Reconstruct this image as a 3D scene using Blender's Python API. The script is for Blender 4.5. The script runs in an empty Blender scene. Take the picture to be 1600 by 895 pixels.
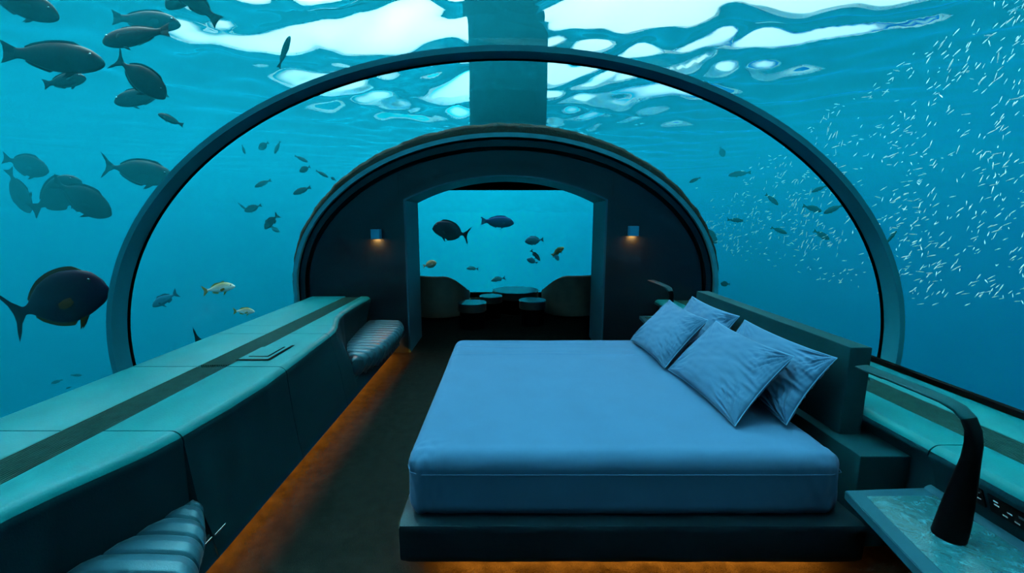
import bpy, bmesh, math, random
import numpy as np
from mathutils import Vector, Matrix, noise

random.seed(7)
PI = math.pi
scene = bpy.context.scene
COL = scene.collection

# ------------------------------------------------------------------ camera
F_PX, EYE_Z, PP_X, HORIZON = 650.0, 1.65, 790.0, 345.0
PITCH = math.atan((447.5 - HORIZON) / F_PX)
cam = bpy.data.cameras.new('camera')
cam.sensor_fit = 'HORIZONTAL'
cam.sensor_width = 36.0
cam.lens = 36.0 * F_PX / 1600.0
cam.shift_x = (800.0 - PP_X) / 1600.0
cam.clip_start, cam.clip_end = 0.02, 400.0
cam_ob = bpy.data.objects.new('camera', cam)
cam_ob.location = (0, 0, EYE_Z)
cam_ob.rotation_euler = (PI / 2 - PITCH, 0, 0)
COL.objects.link(cam_ob)
scene.camera = cam_ob

SP, CP = math.sin(PITCH), math.cos(PITCH)


def ray(px, py):
    """Direction of a sight line of the survey photograph, in room coordinates."""
    a, b = (px - PP_X) / F_PX, (447.5 - py) / F_PX
    return Vector((a, CP + b * SP, -SP + b * CP))


def at_y(px, py, y):
    d = ray(px, py)
    return Vector((0, 0, EYE_Z)) + d * (y / d.y)


# ------------------------------------------------------------------ render settings
vs = scene.view_settings
scene.display_settings.display_device = 'sRGB'
vs.view_transform = 'Standard'
vs.look = 'None'
vs.gamma = 1.0
vs.use_curve_mapping = False
vs.exposure = -2.6
cy = scene.cycles
cy.max_bounces = 10
cy.diffuse_bounces = 3
cy.glossy_bounces = 3
cy.transmission_bounces = 5
cy.transparent_max_bounces = 40
cy.volume_bounces = 1
cy.caustics_reflective = False
cy.caustics_refractive = True
cy.blur_glossy = 0.5
cy.sample_clamp_indirect = 60.0
cy.use_denoising = True
try:
    cy.denoiser = 'OPENIMAGEDENOISE'
    cy.denoising_input_passes = 'RGB_ALBEDO_NORMAL'
except Exception:
    pass


# ------------------------------------------------------------------ materials
def new_mat(name):
    m = bpy.data.materials.new(name)
    m.use_nodes = True
    nt = m.node_tree
    nt.nodes.clear()
    out = nt.nodes.new('ShaderNodeOutputMaterial')
    return m, nt, out


def N(nt, kind, **kw):
    n = nt.nodes.new(kind)
    for k, v in kw.items():
        if k in n.inputs:
            n.inputs[k].default_value = v
        else:
            setattr(n, k, v)
    return n


def ramp(nt, fac, stops, interp='LINEAR'):
    r = nt.nodes.new('ShaderNodeValToRGB')
    r.color_ramp.interpolation = interp
    el = r.color_ramp.elements
    while len(el) < len(stops):
        el.new(0.5)
    for e, (p, c) in zip(el, stops):
        e.position = p
        e.color = (c[0], c[1], c[2], 1)
    if fac is not None:
        nt.links.new(fac, r.inputs[0])
    return r


def surf(name, col, rough=0.5, metal=0.0, spec=0.5, var=0.15, vscale=6.0, bump=0.0, bscale=60.0,
         sheen=0.0, coat=0.0, stretch=None, detail=4.0, bdist=0.01, tint=(0.10, 0.78, 1.0)):
    """Principled surface with a little procedural mottling and grain."""
    m, nt, out = new_mat(name)
    b = N(nt, 'ShaderNodeBsdfPrincipled', Roughness=rough, Metallic=metal)
    b.inputs['Specular IOR Level'].default_value = spec
    b.inputs['Specular Tint'].default_value = (*tint, 1)
    b.inputs['Sheen Weight'].default_value = sheen
    b.inputs['Coat Weight'].default_value = coat
    tc = N(nt, 'ShaderNodeTexCoord')
    src = tc.outputs['Object']
    if stretch:
        mp = N(nt, 'ShaderNodeMapping')
        mp.inputs['Scale'].default_value = stretch
        nt.links.new(src, mp.inputs[0])
        src = mp.outputs[0]
    n = N(nt, 'ShaderNodeTexNoise', Scale=vscale, Detail=detail)
    nt.links.new(src, n.inputs['Vector'])
    lo = [c * (1 - var) for c in col]
    hi = [min(1, c * (1 + var)) for c in col]
    r = ramp(nt, n.outputs['Fac'], [(0.3, lo), (0.7, hi)])
    nt.links.new(r.outputs[0], b.inputs['Base Color'])
    if bump > 0:
        n2 = N(nt, 'ShaderNodeTexNoise', Scale=bscale, Detail=3.0)
        nt.links.new(src, n2.inputs['Vector'])
        bp = N(nt, 'ShaderNodeBump', Strength=bump, Distance=bdist)
        nt.links.new(n2.outputs['Fac'], bp.inputs['Height'])
        nt.links.new(bp.outputs[0], b.inputs['Normal'])
    nt.links.new(b.outputs[0], out.inputs[0])
    return m


def glow(name, col, strength):
    m, nt, out = new_mat(name)
    e = N(nt, 'ShaderNodeEmission', Strength=strength)
    e.inputs[0].default_value = (*col, 1)
    nt.links.new(e.outputs[0], out.inputs[0])
    return m


# ------------------------------------------------------------------ object helpers
def link_mesh(name, me, mat=None, parent=None):
    o = bpy.data.objects.new(name, me)
    COL.objects.link(o)
    if mat is not None:
        for mm in (mat if isinstance(mat, (list, tuple)) else [mat]):
            me.materials.append(mm)
    if parent is not None:
        o.parent = parent
    return o


def obj(name, bm, mat=None, parent=None, smooth=None):
    """Link a bmesh as ONE mesh object; smooth = angle in degrees for smooth shading."""
    bmesh.ops.recalc_face_normals(bm, faces=bm.faces[:])
    me = bpy.data.meshes.new(name)
    if smooth is not None:
        lim = math.radians(smooth)
        for f in bm.faces:
            f.smooth = True
        for e in bm.edges:
            if len(e.link_faces) == 2 and e.calc_face_angle(0) > lim:
                e.smooth = False
    bm.to_mesh(me)
    bm.free()
    return link_mesh(name, me, mat, parent)


def root(name, label, cat, loc=(0, 0, 0), group=None):
    o = bpy.data.objects.new(name, None)
    COL.objects.link(o)
    o.location = loc
    o.empty_display_size = 0.1
    tag(o, label, cat, group)
    return o


def tag(o, label, cat, group=None, kind=None):
    o['label'] = label
    o['category'] = cat
    if group:
        o['group'] = group
    if kind:
        o['kind'] = kind
    return o


def struct(o, label, cat):
    o['kind'] = 'structure'
    o['label'] = label
    o['category'] = cat
    return o


def add_box(bm, x0, x1, y0, y1, z0, z1, bev=0.0, seg=2):
    vs_ = [bm.verts.new((x, y, z)) for x in (x0, x1) for y in (y0, y1) for z in (z0, z1)]
    idx = [(0, 1, 3, 2), (4, 6, 7, 5), (0, 4, 5, 1), (2, 3, 7, 6), (0, 2, 6, 4), (1, 5, 7, 3)]
    fs = [bm.faces.new([vs_[i] for i in q]) for q in idx]
    bmesh.ops.recalc_face_normals(bm, faces=fs)
    if bev > 0:
        es = list({e for f in fs for e in f.edges})
        bmesh.ops.bevel(bm, geom=es, offset=bev, segments=seg, affect='EDGES', profile=0.5)
    return bm


def box(x0, x1, y0, y1, z0, z1, bev=0.0, seg=2):
    return add_box(bmesh.new(), x0, x1, y0, y1, z0, z1, bev, seg)


def add_loft(bm, rings, closed=True, cap=True):
    """Skin a list of rings (equal counts of points)."""
    rows = [[bm.verts.new(p) for p in r] for r in rings]
    n = len(rows[0])
    for a, b in zip(rows, rows[1:]):
        for i in range(n if closed else n - 1):
            j = (i + 1) % n
            bm.faces.new((a[i], a[j], b[j], b[i]))
    if cap and closed:
        bm.faces.new(rows[0][::-1])
        bm.faces.new(rows[-1])
    return rows


def add_lathe(bm, prof, cx, cy_, seg=40):
    """Turn a profile of (radius, z) about a vertical axis."""
    rings = []
    for r, z in prof:
        rings.append([(cx + max(r, 1e-4) * math.cos(2 * PI * k / seg), cy_ + max(r, 1e-4) * math.sin(2 * PI * k / seg), z)
                      for k in range(seg)])
    add_loft(bm, rings)
    return bm


def add_prism(bm, pts, z0, z1):
    """Upright prism over a plan outline."""
    lo = [bm.verts.new((p[0], p[1], z0)) for p in pts]
    hi = [bm.verts.new((p[0], p[1], z1)) for p in pts]
    n = len(pts)
    bm.faces.new(lo[::-1])
    bm.faces.new(hi)
    for i in range(n):
        j = (i + 1) % n
        bm.faces.new((lo[i], lo[j], hi[j], hi[i]))
    return bm


def add_band(bm, outer, inner, y0, y1, closed=False):
    """Solid plate between two outlines in the xz plane, from y0 to y1."""
    n = len(outer)
    A = [[bm.verts.new((p[0], y, p[1])) for p in ring] for ring in (outer, inner) for y in (y0, y1)]
    of, ob, inf, inb = A
    for i in range(n if closed else n - 1):
        j = (i + 1) % n
        bm.faces.new((of[i], of[j], inf[j], inf[i]))
        bm.faces.new((ob[i], inb[i], inb[j], ob[j]))
        bm.faces.new((of[i], ob[i], ob[j], of[j]))
        bm.faces.new((inf[i], inf[j], inb[j], inb[i]))
    if not closed:
        for i in (0, n - 1):
            bm.faces.new((of[i], inf[i], inb[i], ob[i]))
    return bm


def interp(x, xs, ys):
    return float(np.interp(x, xs, ys))


def sm(a, b, x):
    t = min(1, max(0, (x - a) / (b - a)))
    return t * t * (3 - 2 * t)


# ------------------------------------------------------------------ the tunnel's cross-section
TZ = 0.81           # height of the ellipse's centre
TA, TB = 2.58, 1.85  # half width and half height of the inside of the acrylic


def arc(a, b, t0=-14, t1=194, n=97, zc=TZ):
    return [(a * math.cos(math.radians(t)), zc + b * math.sin(math.radians(t)))
            for t in np.linspace(t0, t1, n)]


def arc_floor(a, b, n=97, zc=TZ, zf=0.0):
    """Elliptic arch whose ends drop straight to the floor."""
    pts = arc(a, b, -8, 188, n, zc)
    return [(pts[0][0], zf)] + pts + [(pts[-1][0], zf)]
# ------------------------------------------------------------------ sky, water surface, water
SKY = 13.0        # overcast sky
GLOW = 520.0     # glare round the high sun
wd = bpy.data.worlds.new('world')
scene.world = wd
wd.use_nodes = True
nt = wd.node_tree
nt.nodes.clear()
wo = N(nt, 'ShaderNodeOutputWorld')
bg = N(nt, 'ShaderNodeBackground', Strength=1.0)
tc = N(nt, 'ShaderNodeTexCoord')
sx = N(nt, 'ShaderNodeSeparateXYZ')
nt.links.new(tc.outputs['Generated'], sx.inputs[0])
# open water: clearer and greener towards the sun's side, deep blue on the other and downwards
mx = N(nt, 'ShaderNodeMapRange')
mx.inputs['From Min'].default_value = -0.9
mx.inputs['From Max'].default_value = 0.75
nt.links.new(sx.outputs['X'], mx.inputs['Value'])
side = ramp(nt, mx.outputs[0], [(0.0, (0.0, 1.4, 2.0)), (0.3, (0.0, 2.0, 2.8)), (0.52, (0.0, 11.0, 12.0)), (0.75, (0.0, 1.5, 4.4)), (1.0, (0.0, 0.10, 2.6))])
mz = N(nt, 'ShaderNodeMapRange')
mz.inputs['From Min'].default_value = -0.7
mz.inputs['From Max'].default_value = 0.1
nt.links.new(sx.outputs['Z'], mz.inputs['Value'])
deep = ramp(nt, mz.outputs[0], [(0.0, (0.25, 0.25, 0.3)), (1.0, (1, 1, 1))])
mul = N(nt, 'ShaderNodeMix', data_type='RGBA', blend_type='MULTIPLY')
mul.inputs['Factor'].default_value = 1.0
nt.links.new(side.outputs[0], mul.inputs['A'])
nt.links.new(deep.outputs[0], mul.inputs['B'])
# daylight sky above
up = N(nt, 'ShaderNodeMapRange', interpolation_type='SMOOTHSTEP')
up.inputs['From Min'].default_value = 0.045
up.inputs['From Max'].default_value = 0.14
nt.links.new(sx.outputs['Z'], up.inputs['Value'])
sun = Vector((-0.30, 0.38, 0.88)).normalized()
dp = N(nt, 'ShaderNodeVectorMath', operation='DOT_PRODUCT')
dp.inputs[1].default_value = sun
nt.links.new(tc.outputs['Generated'], dp.inputs[0])
cl = N(nt, 'ShaderNodeMath', operation='MAXIMUM')
cl.inputs[1].default_value = 0.0
nt.links.new(dp.outputs['Value'], cl.inputs[0])
pw = N(nt, 'ShaderNodeMath', operation='POWER')
pw.inputs[1].default_value = 12.0
nt.links.new(cl.outputs[0], pw.inputs[0])
ml = N(nt, 'ShaderNodeMath', operation='MULTIPLY_ADD')
ml.inputs[1].default_value = GLOW
ml.inputs[2].default_value = SKY
nt.links.new(pw.outputs[0], ml.inputs[0])
skyc = N(nt, 'ShaderNodeVectorMath', operation='SCALE')
skyc.inputs[0].default_value = (0.90, 1.0, 0.99)
nt.links.new(ml.outputs[0], skyc.inputs['Scale'])
mixw = N(nt, 'ShaderNodeMix', data_type='RGBA')
nt.links.new(up.outputs[0], mixw.inputs['Factor'])
nt.links.new(mul.outputs['Result'], mixw.inputs['A'])
nt.links.new(skyc.outputs[0], mixw.inputs['B'])
nt.links.new(mixw.outputs['Result'], bg.inputs[0])
nt.links.new(bg.outputs[0], wo.inputs[0])

SURF_Z = 5.0
# rippled surface: sums of wave trains, steeper towards the middle of the lagoon
rng = np.random.default_rng(3)


def grid_axis(lo, hi, mid, n):
    t = np.linspace(-1, 1, n)
    s = np.sign(t) * (0.17 * np.abs(t) + 0.83 * np.abs(t) ** 3.0)
    return np.where(s < 0, mid + s * (mid - lo), mid + s * (hi - mid))


gx = grid_axis(-130, 130, 0, 440)
gy = grid_axis(-60, 170, 13, 480)
X, Y = np.meshgrid(gx, gy)
h = np.zeros_like(X)
wx = X + 0.5 * np.sin(Y * 0.45 + 1.3) + 0.25 * np.sin(Y * 1.1 + X * 0.5)
wy = Y + 0.5 * np.sin(X * 0.5 + 0.4) + 0.25 * np.sin(X * 1.3 - Y * 0.4)
for k in range(64):
    lam = 0.55 * (3.4 / 0.55) ** rng.random()
    th = rng.normal(1.42, 0.60)
    kx, ky = math.cos(th) * 2 * PI / lam, math.sin(th) * 2 * PI / lam
    h += 0.0078 * lam * np.sin(kx * wx + ky * wy + rng.random() * 2 * PI)
calm = 0.045 + 1.3 * np.exp(-((X - 0.5) / 6.6) ** 2 - ((Y - 8) / np.where(Y < 8, 24.0, 13.0)) ** 2)   # the swell breaks over the shaft, calmer further out
h *= calm
verts = np.stack([X, Y, SURF_Z + h], -1).reshape(-1, 3)
ny, nx = X.shape
ii = np.arange(ny * nx).reshape(ny, nx)
faces = np.stack([ii[:-1, :-1], ii[:-1, 1:], ii[1:, 1:], ii[1:, :-1]], -1).reshape(-1, 4)
me = bpy.data.meshes.new('water_surface')
me.from_pydata(verts.tolist(), [], faces.tolist())
me.polygons.foreach_set('use_smooth', [True] * len(me.polygons))
m, nt, out = new_mat('water_surface')
g = N(nt, 'ShaderNodeBsdfGlass', Roughness=0.0, IOR=1.09)
nt.links.new(g.outputs[0], out.inputs[0])
MAT_SURFACE = m
ws = link_mesh('water_surface', me, m)
struct(ws, 'rippled sea surface seen from below with bright sky glinting through', 'water surface')

# the body of water, with the dry rooms cut out of it
m, nt, out = new_mat('sea_water')
v = N(nt, 'ShaderNodeVolumeScatter', Density=0.0145, Anisotropy=0.35)
v.inputs['Color'].default_value = (0.012, 0.72, 1.0, 1)
ab = N(nt, 'ShaderNodeVolumeAbsorption', Density=0.19)
ab.inputs['Color'].default_value = (0.0, 0.55, 0.62, 1)
ad = N(nt, 'ShaderNodeAddShader')
nt.links.new(v.outputs[0], ad.inputs[0])
nt.links.new(ab.outputs[0], ad.inputs[1])
nt.links.new(ad.outputs[0], out.inputs['Volume'])
m.cycles.volume_sampling = 'MULTIPLE_IMPORTANCE'
bm = bmesh.new()
add_box(bm, -20, 20, -12, 34, -8, 4.75)
outer = list(bm.faces)
bmesh.ops.recalc_face_normals(bm, faces=outer)
prof = arc_floor(TA + 0.08, TB + 0.08, 72, zf=-0.35)
n0 = len(bm.faces)
add_loft(bm, [[(p[0], y, p[1]) for p in prof] for y in (-1.9, 5.30)])
hole = list(bm.faces)[n0:]
bmesh.ops.recalc_face_normals(bm, faces=hole)
bmesh.ops.reverse_faces(bm, faces=hole)
n0 = len(bm.faces)
add_loft(bm, [[(p[0], y, p[1]) for p in arc_floor(a + 0.01, b_ + 0.01, 72, 0.825, -0.35)] for (y, a, b_) in ((5.32, 2.66, 1.90), (5.55, 2.72, 1.95), (6.4, 3.1, 2.15), (9.25, 3.1, 2.15))])
hole = list(bm.faces)[n0:]
bmesh.ops.recalc_face_normals(bm, faces=hole)
bmesh.ops.reverse_faces(bm, faces=hole)
me = bpy.data.meshes.new('sea_water')
bm.to_mesh(me)
bm.free()
sea = link_mesh('sea_water', me, m)
struct(sea, 'clear teal sea water surrounding the glass bedroom', 'water')
# ------------------------------------------------------------------ palette
M_CARPET = surf('carpet', (0.0027, 0.0056, 0.0054), rough=0.95, spec=0.0, var=0.45, vscale=14, bump=0.6, bscale=420, sheen=0.0, detail=8)
M_WALL = surf('lacquered_wall', (0.0026, 0.0075, 0.0105), rough=0.10, spec=0.30, var=0.15, vscale=1.5)
M_STEEL = surf('blue_steel', (0.008, 0.030, 0.045), rough=0.35, spec=0.5, var=0.12, vscale=3)
M_RIB = surf('rib_steel', (0.004, 0.085, 0.125), rough=0.40, spec=0.1, var=0.1, vscale=3)
M_GASKET = surf('black_rubber', (0.0006, 0.0008, 0.001), rough=0.7, spec=0.02, var=0.2)
M_FLANGE = surf('flange_acrylic', (0.008, 0.110, 0.160), rough=0.3, spec=0.25, var=0.15, vscale=8, stretch=(1, 1, 1))
M_JAMB = surf('jamb_metal', (0.006, 0.036, 0.058), rough=0.4, spec=0.12, var=0.1, vscale=3)
M_BLACK = surf('matt_black', (0.0005, 0.0006, 0.0008), rough=0.8, spec=0.01, var=0.2)
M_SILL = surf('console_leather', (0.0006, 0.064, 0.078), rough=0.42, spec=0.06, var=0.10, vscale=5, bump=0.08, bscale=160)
M_FACE = surf('shaded_console_leather', (0.0006, 0.0130, 0.0190), rough=0.45, spec=0.05, var=0.10, vscale=5, bump=0.08, bscale=160)  # console leather darkened: shade on the upright faces put into the colour
M_GRILLE = surf('bronze_grille', (0.004, 0.030, 0.029), rough=0.5, spec=0.03, var=0.2, vscale=20)
M_LEATHER = surf('seat_leather', (0.005, 0.034, 0.052), rough=0.33, spec=0.22, var=0.12, vscale=9, bump=0.12, bscale=220)
M_FRAME = surf('bed_leather', (0.0012, 0.0070, 0.0105), rough=0.36, spec=0.09, var=0.12, vscale=9, bump=0.1, bscale=240)
M_BOARD = surf('headboard_leather', (0.0010, 0.0190, 0.0255), rough=0.5, spec=0.03, var=0.1, vscale=7, bump=0.08, bscale=240)
M_PIPE = surf('piping', (0.026, 0.125, 0.215), rough=0.7, spec=0.05, var=0.05)  # paler than the linen: edge highlight put into the colour
M_DIFF = surf('unlit_diffuser', (0.010, 0.014, 0.016), rough=0.5, spec=0.1)
M_HOUSE = surf('light_housing', (0.004, 0.085, 0.170), rough=0.4, spec=0.05)
M_TRAY = surf('tray_lacquer', (0.0025, 0.0280, 0.0430), rough=0.4, spec=0.06, var=0.08)
M_SHEET = surf('blue_linen', (0.0085, 0.050, 0.102), rough=0.8, spec=0.08, var=0.05, vscale=5, bump=0.25, bscale=900, sheen=0.02, bdist=0.002)
M_CHROME = surf('chrome', (0.75, 0.80, 0.82), rough=0.12, metal=1.0, var=0.03)
M_CHAIR = surf('brown_leather', (0.034, 0.046, 0.040), rough=0.5, spec=0.3, var=0.15, vscale=6)
M_SKIRT = surf('dark_bronze', (0.010, 0.013, 0.013), rough=0.4, spec=0.2, var=0.15)
M_TABLETOP = surf('glossy_tabletop', (0.002, 0.030, 0.048), rough=0.12, spec=0.5, var=0.1)
M_LAMP = surf('lamp_black', (0.0006, 0.0008, 0.0010), rough=0.45, spec=0.03, var=0.2)
M_BLADE = M_LAMP
M_LED = glow('amber_led', (1.0, 0.15, 0.012), 3600.0)
M_WARM = glow('warm_bulb', (1.0, 0.19, 0.035), 9000.0)

# frosted-vein stone of the bedside tray
m, nt, out = new_mat('veined_stone')
b = N(nt, 'ShaderNodeBsdfPrincipled', Roughness=0.22)
tc = N(nt, 'ShaderNodeTexCoord')
n1 = N(nt, 'ShaderNodeTexNoise', Scale=14.0, Detail=6.0, Distortion=1.6)
v1 = N(nt, 'ShaderNodeTexVoronoi', Scale=46.0, feature='DISTANCE_TO_EDGE')
nt.links.new(tc.outputs['Object'], n1.inputs['Vector'])
mv = N(nt, 'ShaderNodeMix', data_type='VECTOR')
mv.inputs['Factor'].default_value = 0.22
nt.links.new(tc.outputs['Object'], mv.inputs['A'])
nt.links.new(n1.outputs['Color'], mv.inputs['B'])
nt.links.new(mv.outputs['Result'], v1.inputs['Vector'])
rv = ramp(nt, v1.outputs['Distance'], [(0.0, (1, 1, 1)), (0.10, (0, 0, 0))])
n2 = N(nt, 'ShaderNodeTexNoise', Scale=30.0, Detail=5.0)
nt.links.new(tc.outputs['Object'], n2.inputs['Vector'])
rm = ramp(nt, n2.outputs['Fac'], [(0.52, (0, 0, 0)), (0.66, (1, 1, 1))])
mm = N(nt, 'ShaderNodeMath', operation='MULTIPLY')
nt.links.new(rv.outputs[0], mm.inputs[0])
nt.links.new(rm.outputs[0], mm.inputs[1])
mc = N(nt, 'ShaderNodeMix', data_type='RGBA')
mc.inputs['A'].default_value = (0.002, 0.042, 0.056, 1)
mc.inputs['B'].default_value = (0.025, 0.155, 0.190, 1)
nt.links.new(mm.outputs[0], mc.inputs['Factor'])
nt.links.new(mc.outputs['Result'], b.inputs['Base Color'])
bp = N(nt, 'ShaderNodeBump', Strength=0.35, Distance=0.004)
nt.links.new(n1.outputs['Fac'], bp.inputs['Height'])
nt.links.new(bp.outputs[0], b.inputs['Normal'])
nt.links.new(b.outputs[0], out.inputs[0])
M_STONE = m

# algae crust on the outer flange
m, nt, out = new_mat('algae_crust')
b = N(nt, 'ShaderNodeBsdfPrincipled', Roughness=0.9)
b.inputs['Specular IOR Level'].default_value = 0.1
tc = N(nt, 'ShaderNodeTexCoord')
n1 = N(nt, 'ShaderNodeTexNoise', Scale=26.0, Detail=8.0, Roughness=0.7)
nt.links.new(tc.outputs['Object'], n1.inputs['Vector'])
r = ramp(nt, n1.outputs['Fac'], [(0.34, (0.0004, 0.0030, 0.0036)), (0.50, (0.0010, 0.0085, 0.0065)), (0.60, (0.0022, 0.0120, 0.0060)), (0.74, (0.0055, 0.0100, 0.0040))])
nt.links.new(r.outputs[0], b.inputs['Base Color'])
bp = N(nt, 'ShaderNodeBump', Strength=0.9, Distance=0.03)
nt.links.new(n1.outputs['Fac'], bp.inputs['Height'])
nt.links.new(bp.outputs[0], b.inputs['Normal'])
nt.links.new(b.outputs[0], out.inputs[0])
M_ALGAE = m

# clear acrylic of the tunnel: mostly straight-through with a faint surface reflection
m, nt, out = new_mat('clear_acrylic')
tr = N(nt, 'ShaderNodeBsdfTransparent')
tr.inputs[0].default_value = (0.965, 0.985, 0.985, 1)
gl = N(nt, 'ShaderNodeBsdfGlossy', Roughness=0.03)
lw = N(nt, 'ShaderNodeLayerWeight', Blend=0.5)
lp = N(nt, 'ShaderNodeMath', operation='POWER')
lp.inputs[1].default_value = 4.0
nt.links.new(lw.outputs['Facing'], lp.inputs[0])
lm = N(nt, 'ShaderNodeMath', operation='MULTIPLY_ADD')
lm.inputs[1].default_value = 0.06
lm.inputs[2].default_value = 0.006
nt.links.new(lp.outputs[0], lm.inputs[0])
mxs = N(nt, 'ShaderNodeMixShader')
nt.links.new(lm.outputs[0], mxs.inputs[0])
nt.links.new(tr.outputs[0], mxs.inputs[1])
nt.links.new(gl.outputs[0], mxs.inputs[2])
nt.links.new(mxs.outputs[0], out.inputs[0])
M_ACRYLIC = m

Y_BACK = -0.45   # end of the tunnel behind the camera
Y_RIB = 2.66
Y_WALL = 5.10
Y_POD = 5.82

# ------------------------------------------------------------------ floor
struct(obj('floor', box(-2.62, 2.62, Y_BACK, 9.0, -0.12, 0.0), M_CARPET), 'dark grey carpet running from the bedroom into the lounge', 'floor')

# ------------------------------------------------------------------ acrylic bays
for nm, y0, y1, lab in (('window_1', Y_BACK, Y_RIB, 'clear acrylic vault over the bed, nearer bay'),
                        ('window_2', Y_RIB, 5.0, 'clear acrylic vault between the steel rib and the end wall')):
    bm = bmesh.new()
    add_band(bm, arc(TA + 0.06, TB + 0.06), arc(TA, TB), y0 + 0.001, y1 - 0.001)
    struct(obj(nm, bm, M_ACRYLIC, smooth=40), lab, 'window')

# slim rib with its black seal
bm = bmesh.new()
add_band(bm, arc(TA - 0.002, TB - 0.002), arc(TA - 0.035, TB - 0.035), Y_RIB - 0.06, Y_RIB + 0.055)
rib = obj('trim_1', bm, M_RIB, smooth=40)
struct(rib, 'slim steel arch rib across the acrylic vault', 'arch rib')
bm = bmesh.new()
add_band(bm, arc(TA - 0.012, TB - 0.012), arc(TA - 0.042, TB - 0.042), Y_RIB + 0.056, Y_RIB + 0.072)
obj('seal', bm, M_GASKET, rib, smooth=40)

# ------------------------------------------------------------------ end wall with its arched opening
def opening(n=99, inset=0.0):
    """Door outline from left foot over the arch to the right foot, evenly spaced."""
    w, hs, rise = 1.228 - inset, 1.905 - inset * 0.6, 0.285
    rad = (w * w + rise * rise) / (2 * rise)
    zc = hs + rise - rad
    a0 = math.asin(w / rad)
    pts = [(w, z) for z in np.linspace(0, hs, 34)[:-1]]
    pts += [(rad * math.sin(a), zc + rad * math.cos(a)) for a in np.linspace(a0, -a0, n - 66)]
    pts += [(-w, z) for z in np.linspace(hs, 0, 34)[1:]]
    return pts


def arch_wall(a, b, n=99, zc=0.825):
    """Outer outline with as many points as the opening, running the same way round."""
    pts = [(a, z) for z in np.linspace(0, zc, 16)[:-1]]
    k = n - 30
    pts += [(a * math.cos(t), zc + b * math.sin(t)) for t in np.linspace(0, PI, k)]
    pts += [(-a, z) for z in np.linspace(zc, 0, 16)[1:]]
    return pts


bm = bmesh.new()
add_band(bm, arch_wall(2.44, 1.655), opening(), Y_WALL, Y_POD - 0.04)
wall = obj('wall_back', bm, M_WALL, smooth=30)
struct(wall, 'dark lacquered end wall pierced by a wide low arch', 'wall')
bm = bmesh.new()
add_band(bm, opening(inset=0.001), opening(inset=0.022), Y_WALL - 0.012, Y_POD)
struct(obj('trim_2', bm, M_JAMB, smooth=30), 'blue grey metal lining of the lounge opening', 'door lining')
# fine upright joints of the wall panels, either side of the opening
for s in (-1, 1):
    bm = box(s * 1.285 - 0.002, s * 1.285 + 0.002, Y_WALL - 0.002, Y_WALL + 0.001, 1.95, 2.26)
    obj('panel_joint', bm, M_GASKET, wall)
bm = bmesh.new()
add_band(bm, arch_wall(2.475, 1.690), arch_wall(2.436, 1.651), Y_WALL - 0.015, Y_WALL + 0.03)
struct(obj('trim_3', bm, M_GASKET, smooth=30), 'black seal round the end wall', 'seal')
bm = bmesh.new()
add_band(bm, arch_wall(2.535, 1.765), arch_wall(2.476, 1.691), Y_WALL - 0.03, Y_WALL + 0.2)
struct(obj('trim_4', bm, M_WALL, smooth=30), 'dark collar round the end wall', 'collar')
bm = bmesh.new()
add_band(bm, arch_wall(2.55, 1.785), arch_wall(2.536, 1.766), Y_WALL - 0.035, Y_WALL + 0.2)
struct(obj('trim_5', bm, M_GASKET, smooth=30), 'thin black joint outside the collar', 'seal')
bm = bmesh.new()
add_band(bm, arch_wall(2.60, 1.835), arch_wall(2.551, 1.786), Y_WALL - 0.08, Y_WALL + 0.2)
struct(obj('trim_6', bm, M_FLANGE, smooth=30), 'pale teal flange where the acrylic vault meets the end wall', 'flange')
# outer flange, crusted with algae
bm = bmesh.new()
rings = []
no, nr = 220, 7
for i in range(no):
    t = -0.10 + (PI + 0.20) * i / (no - 1)
    ring = []
    for (dr, dy) in ((0.0, 0.18), (0.0, 0.0), (0.05, -0.02), (0.10, -0.02), (0.155, -0.02), (0.19, 0.0), (0.20, 0.09), (0.19, 0.18)):
        a, b_ = 2.585 + dr, 1.82 + dr
        p = Vector((a * math.cos(t), Y_WALL + 0.27 + dy, 0.825 + b_ * math.sin(t)))
        d = 0.010 * noise.noise(p * 5.0) + 0.008 * noise.noise(p * 17.0)
        p += Vector((math.cos(t), -0.6, math.sin(t))) * d
        ring.append(p)
    rings.append(ring)
add_loft(bm, rings)
struct(obj('trim_7', bm, M_ALGAE, smooth=60), 'outer flange crusted with green brown algae', 'flange')

# wall behind the camera
bm = bmesh.new()
add_band(bm, arch_wall(2.6, 1.87), [(p[0] * 0.001, p[1] * 0.001) for p in arch_wall(2.6, 1.87)], Y_BACK - 0.25, Y_BACK)
struct(obj('wall_front', bm, M_WALL, smooth=30), 'dark wall at the head of the bedroom', 'wall')

# ------------------------------------------------------------------ lounge shell beyond the arch
bm = bmesh.new()
so = [[(p[0], y, p[1]) for p in arc_floor(a, b_, 72, 0.825)] for (y, a, b_) in ((5.56, 2.72, 1.95), (6.4, 3.1, 2.15), (9.2, 3.1, 2.15))]
si = [[(p[0], y, p[1]) for p in arc_floor(a - 0.08, b_ - 0.08, 72, 0.825)] for (y, a, b_) in ((5.56, 2.72, 1.95), (6.4, 3.1, 2.15), (9.2, 3.1, 2.15))]
add_loft(bm, so + si[::-1] + so[:1], closed=False)
struct(obj('ceiling', bm, M_BLACK, smooth=30), 'black vaulted shell of the lounge', 'ceiling')


def frame_outline(x, z0, z1, n=99):
    """Rectangle run like arch_wall: up the right side, over, down the left."""
    k = n - 66
    return [(x, z) for z in np.linspace(z0, z1, 34)[:-1]] + [(q, z1) for q in np.linspace(x, -x, k)] + [(-x, z) for z in np.linspace(z1, z0, 34)[1:]]


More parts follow.
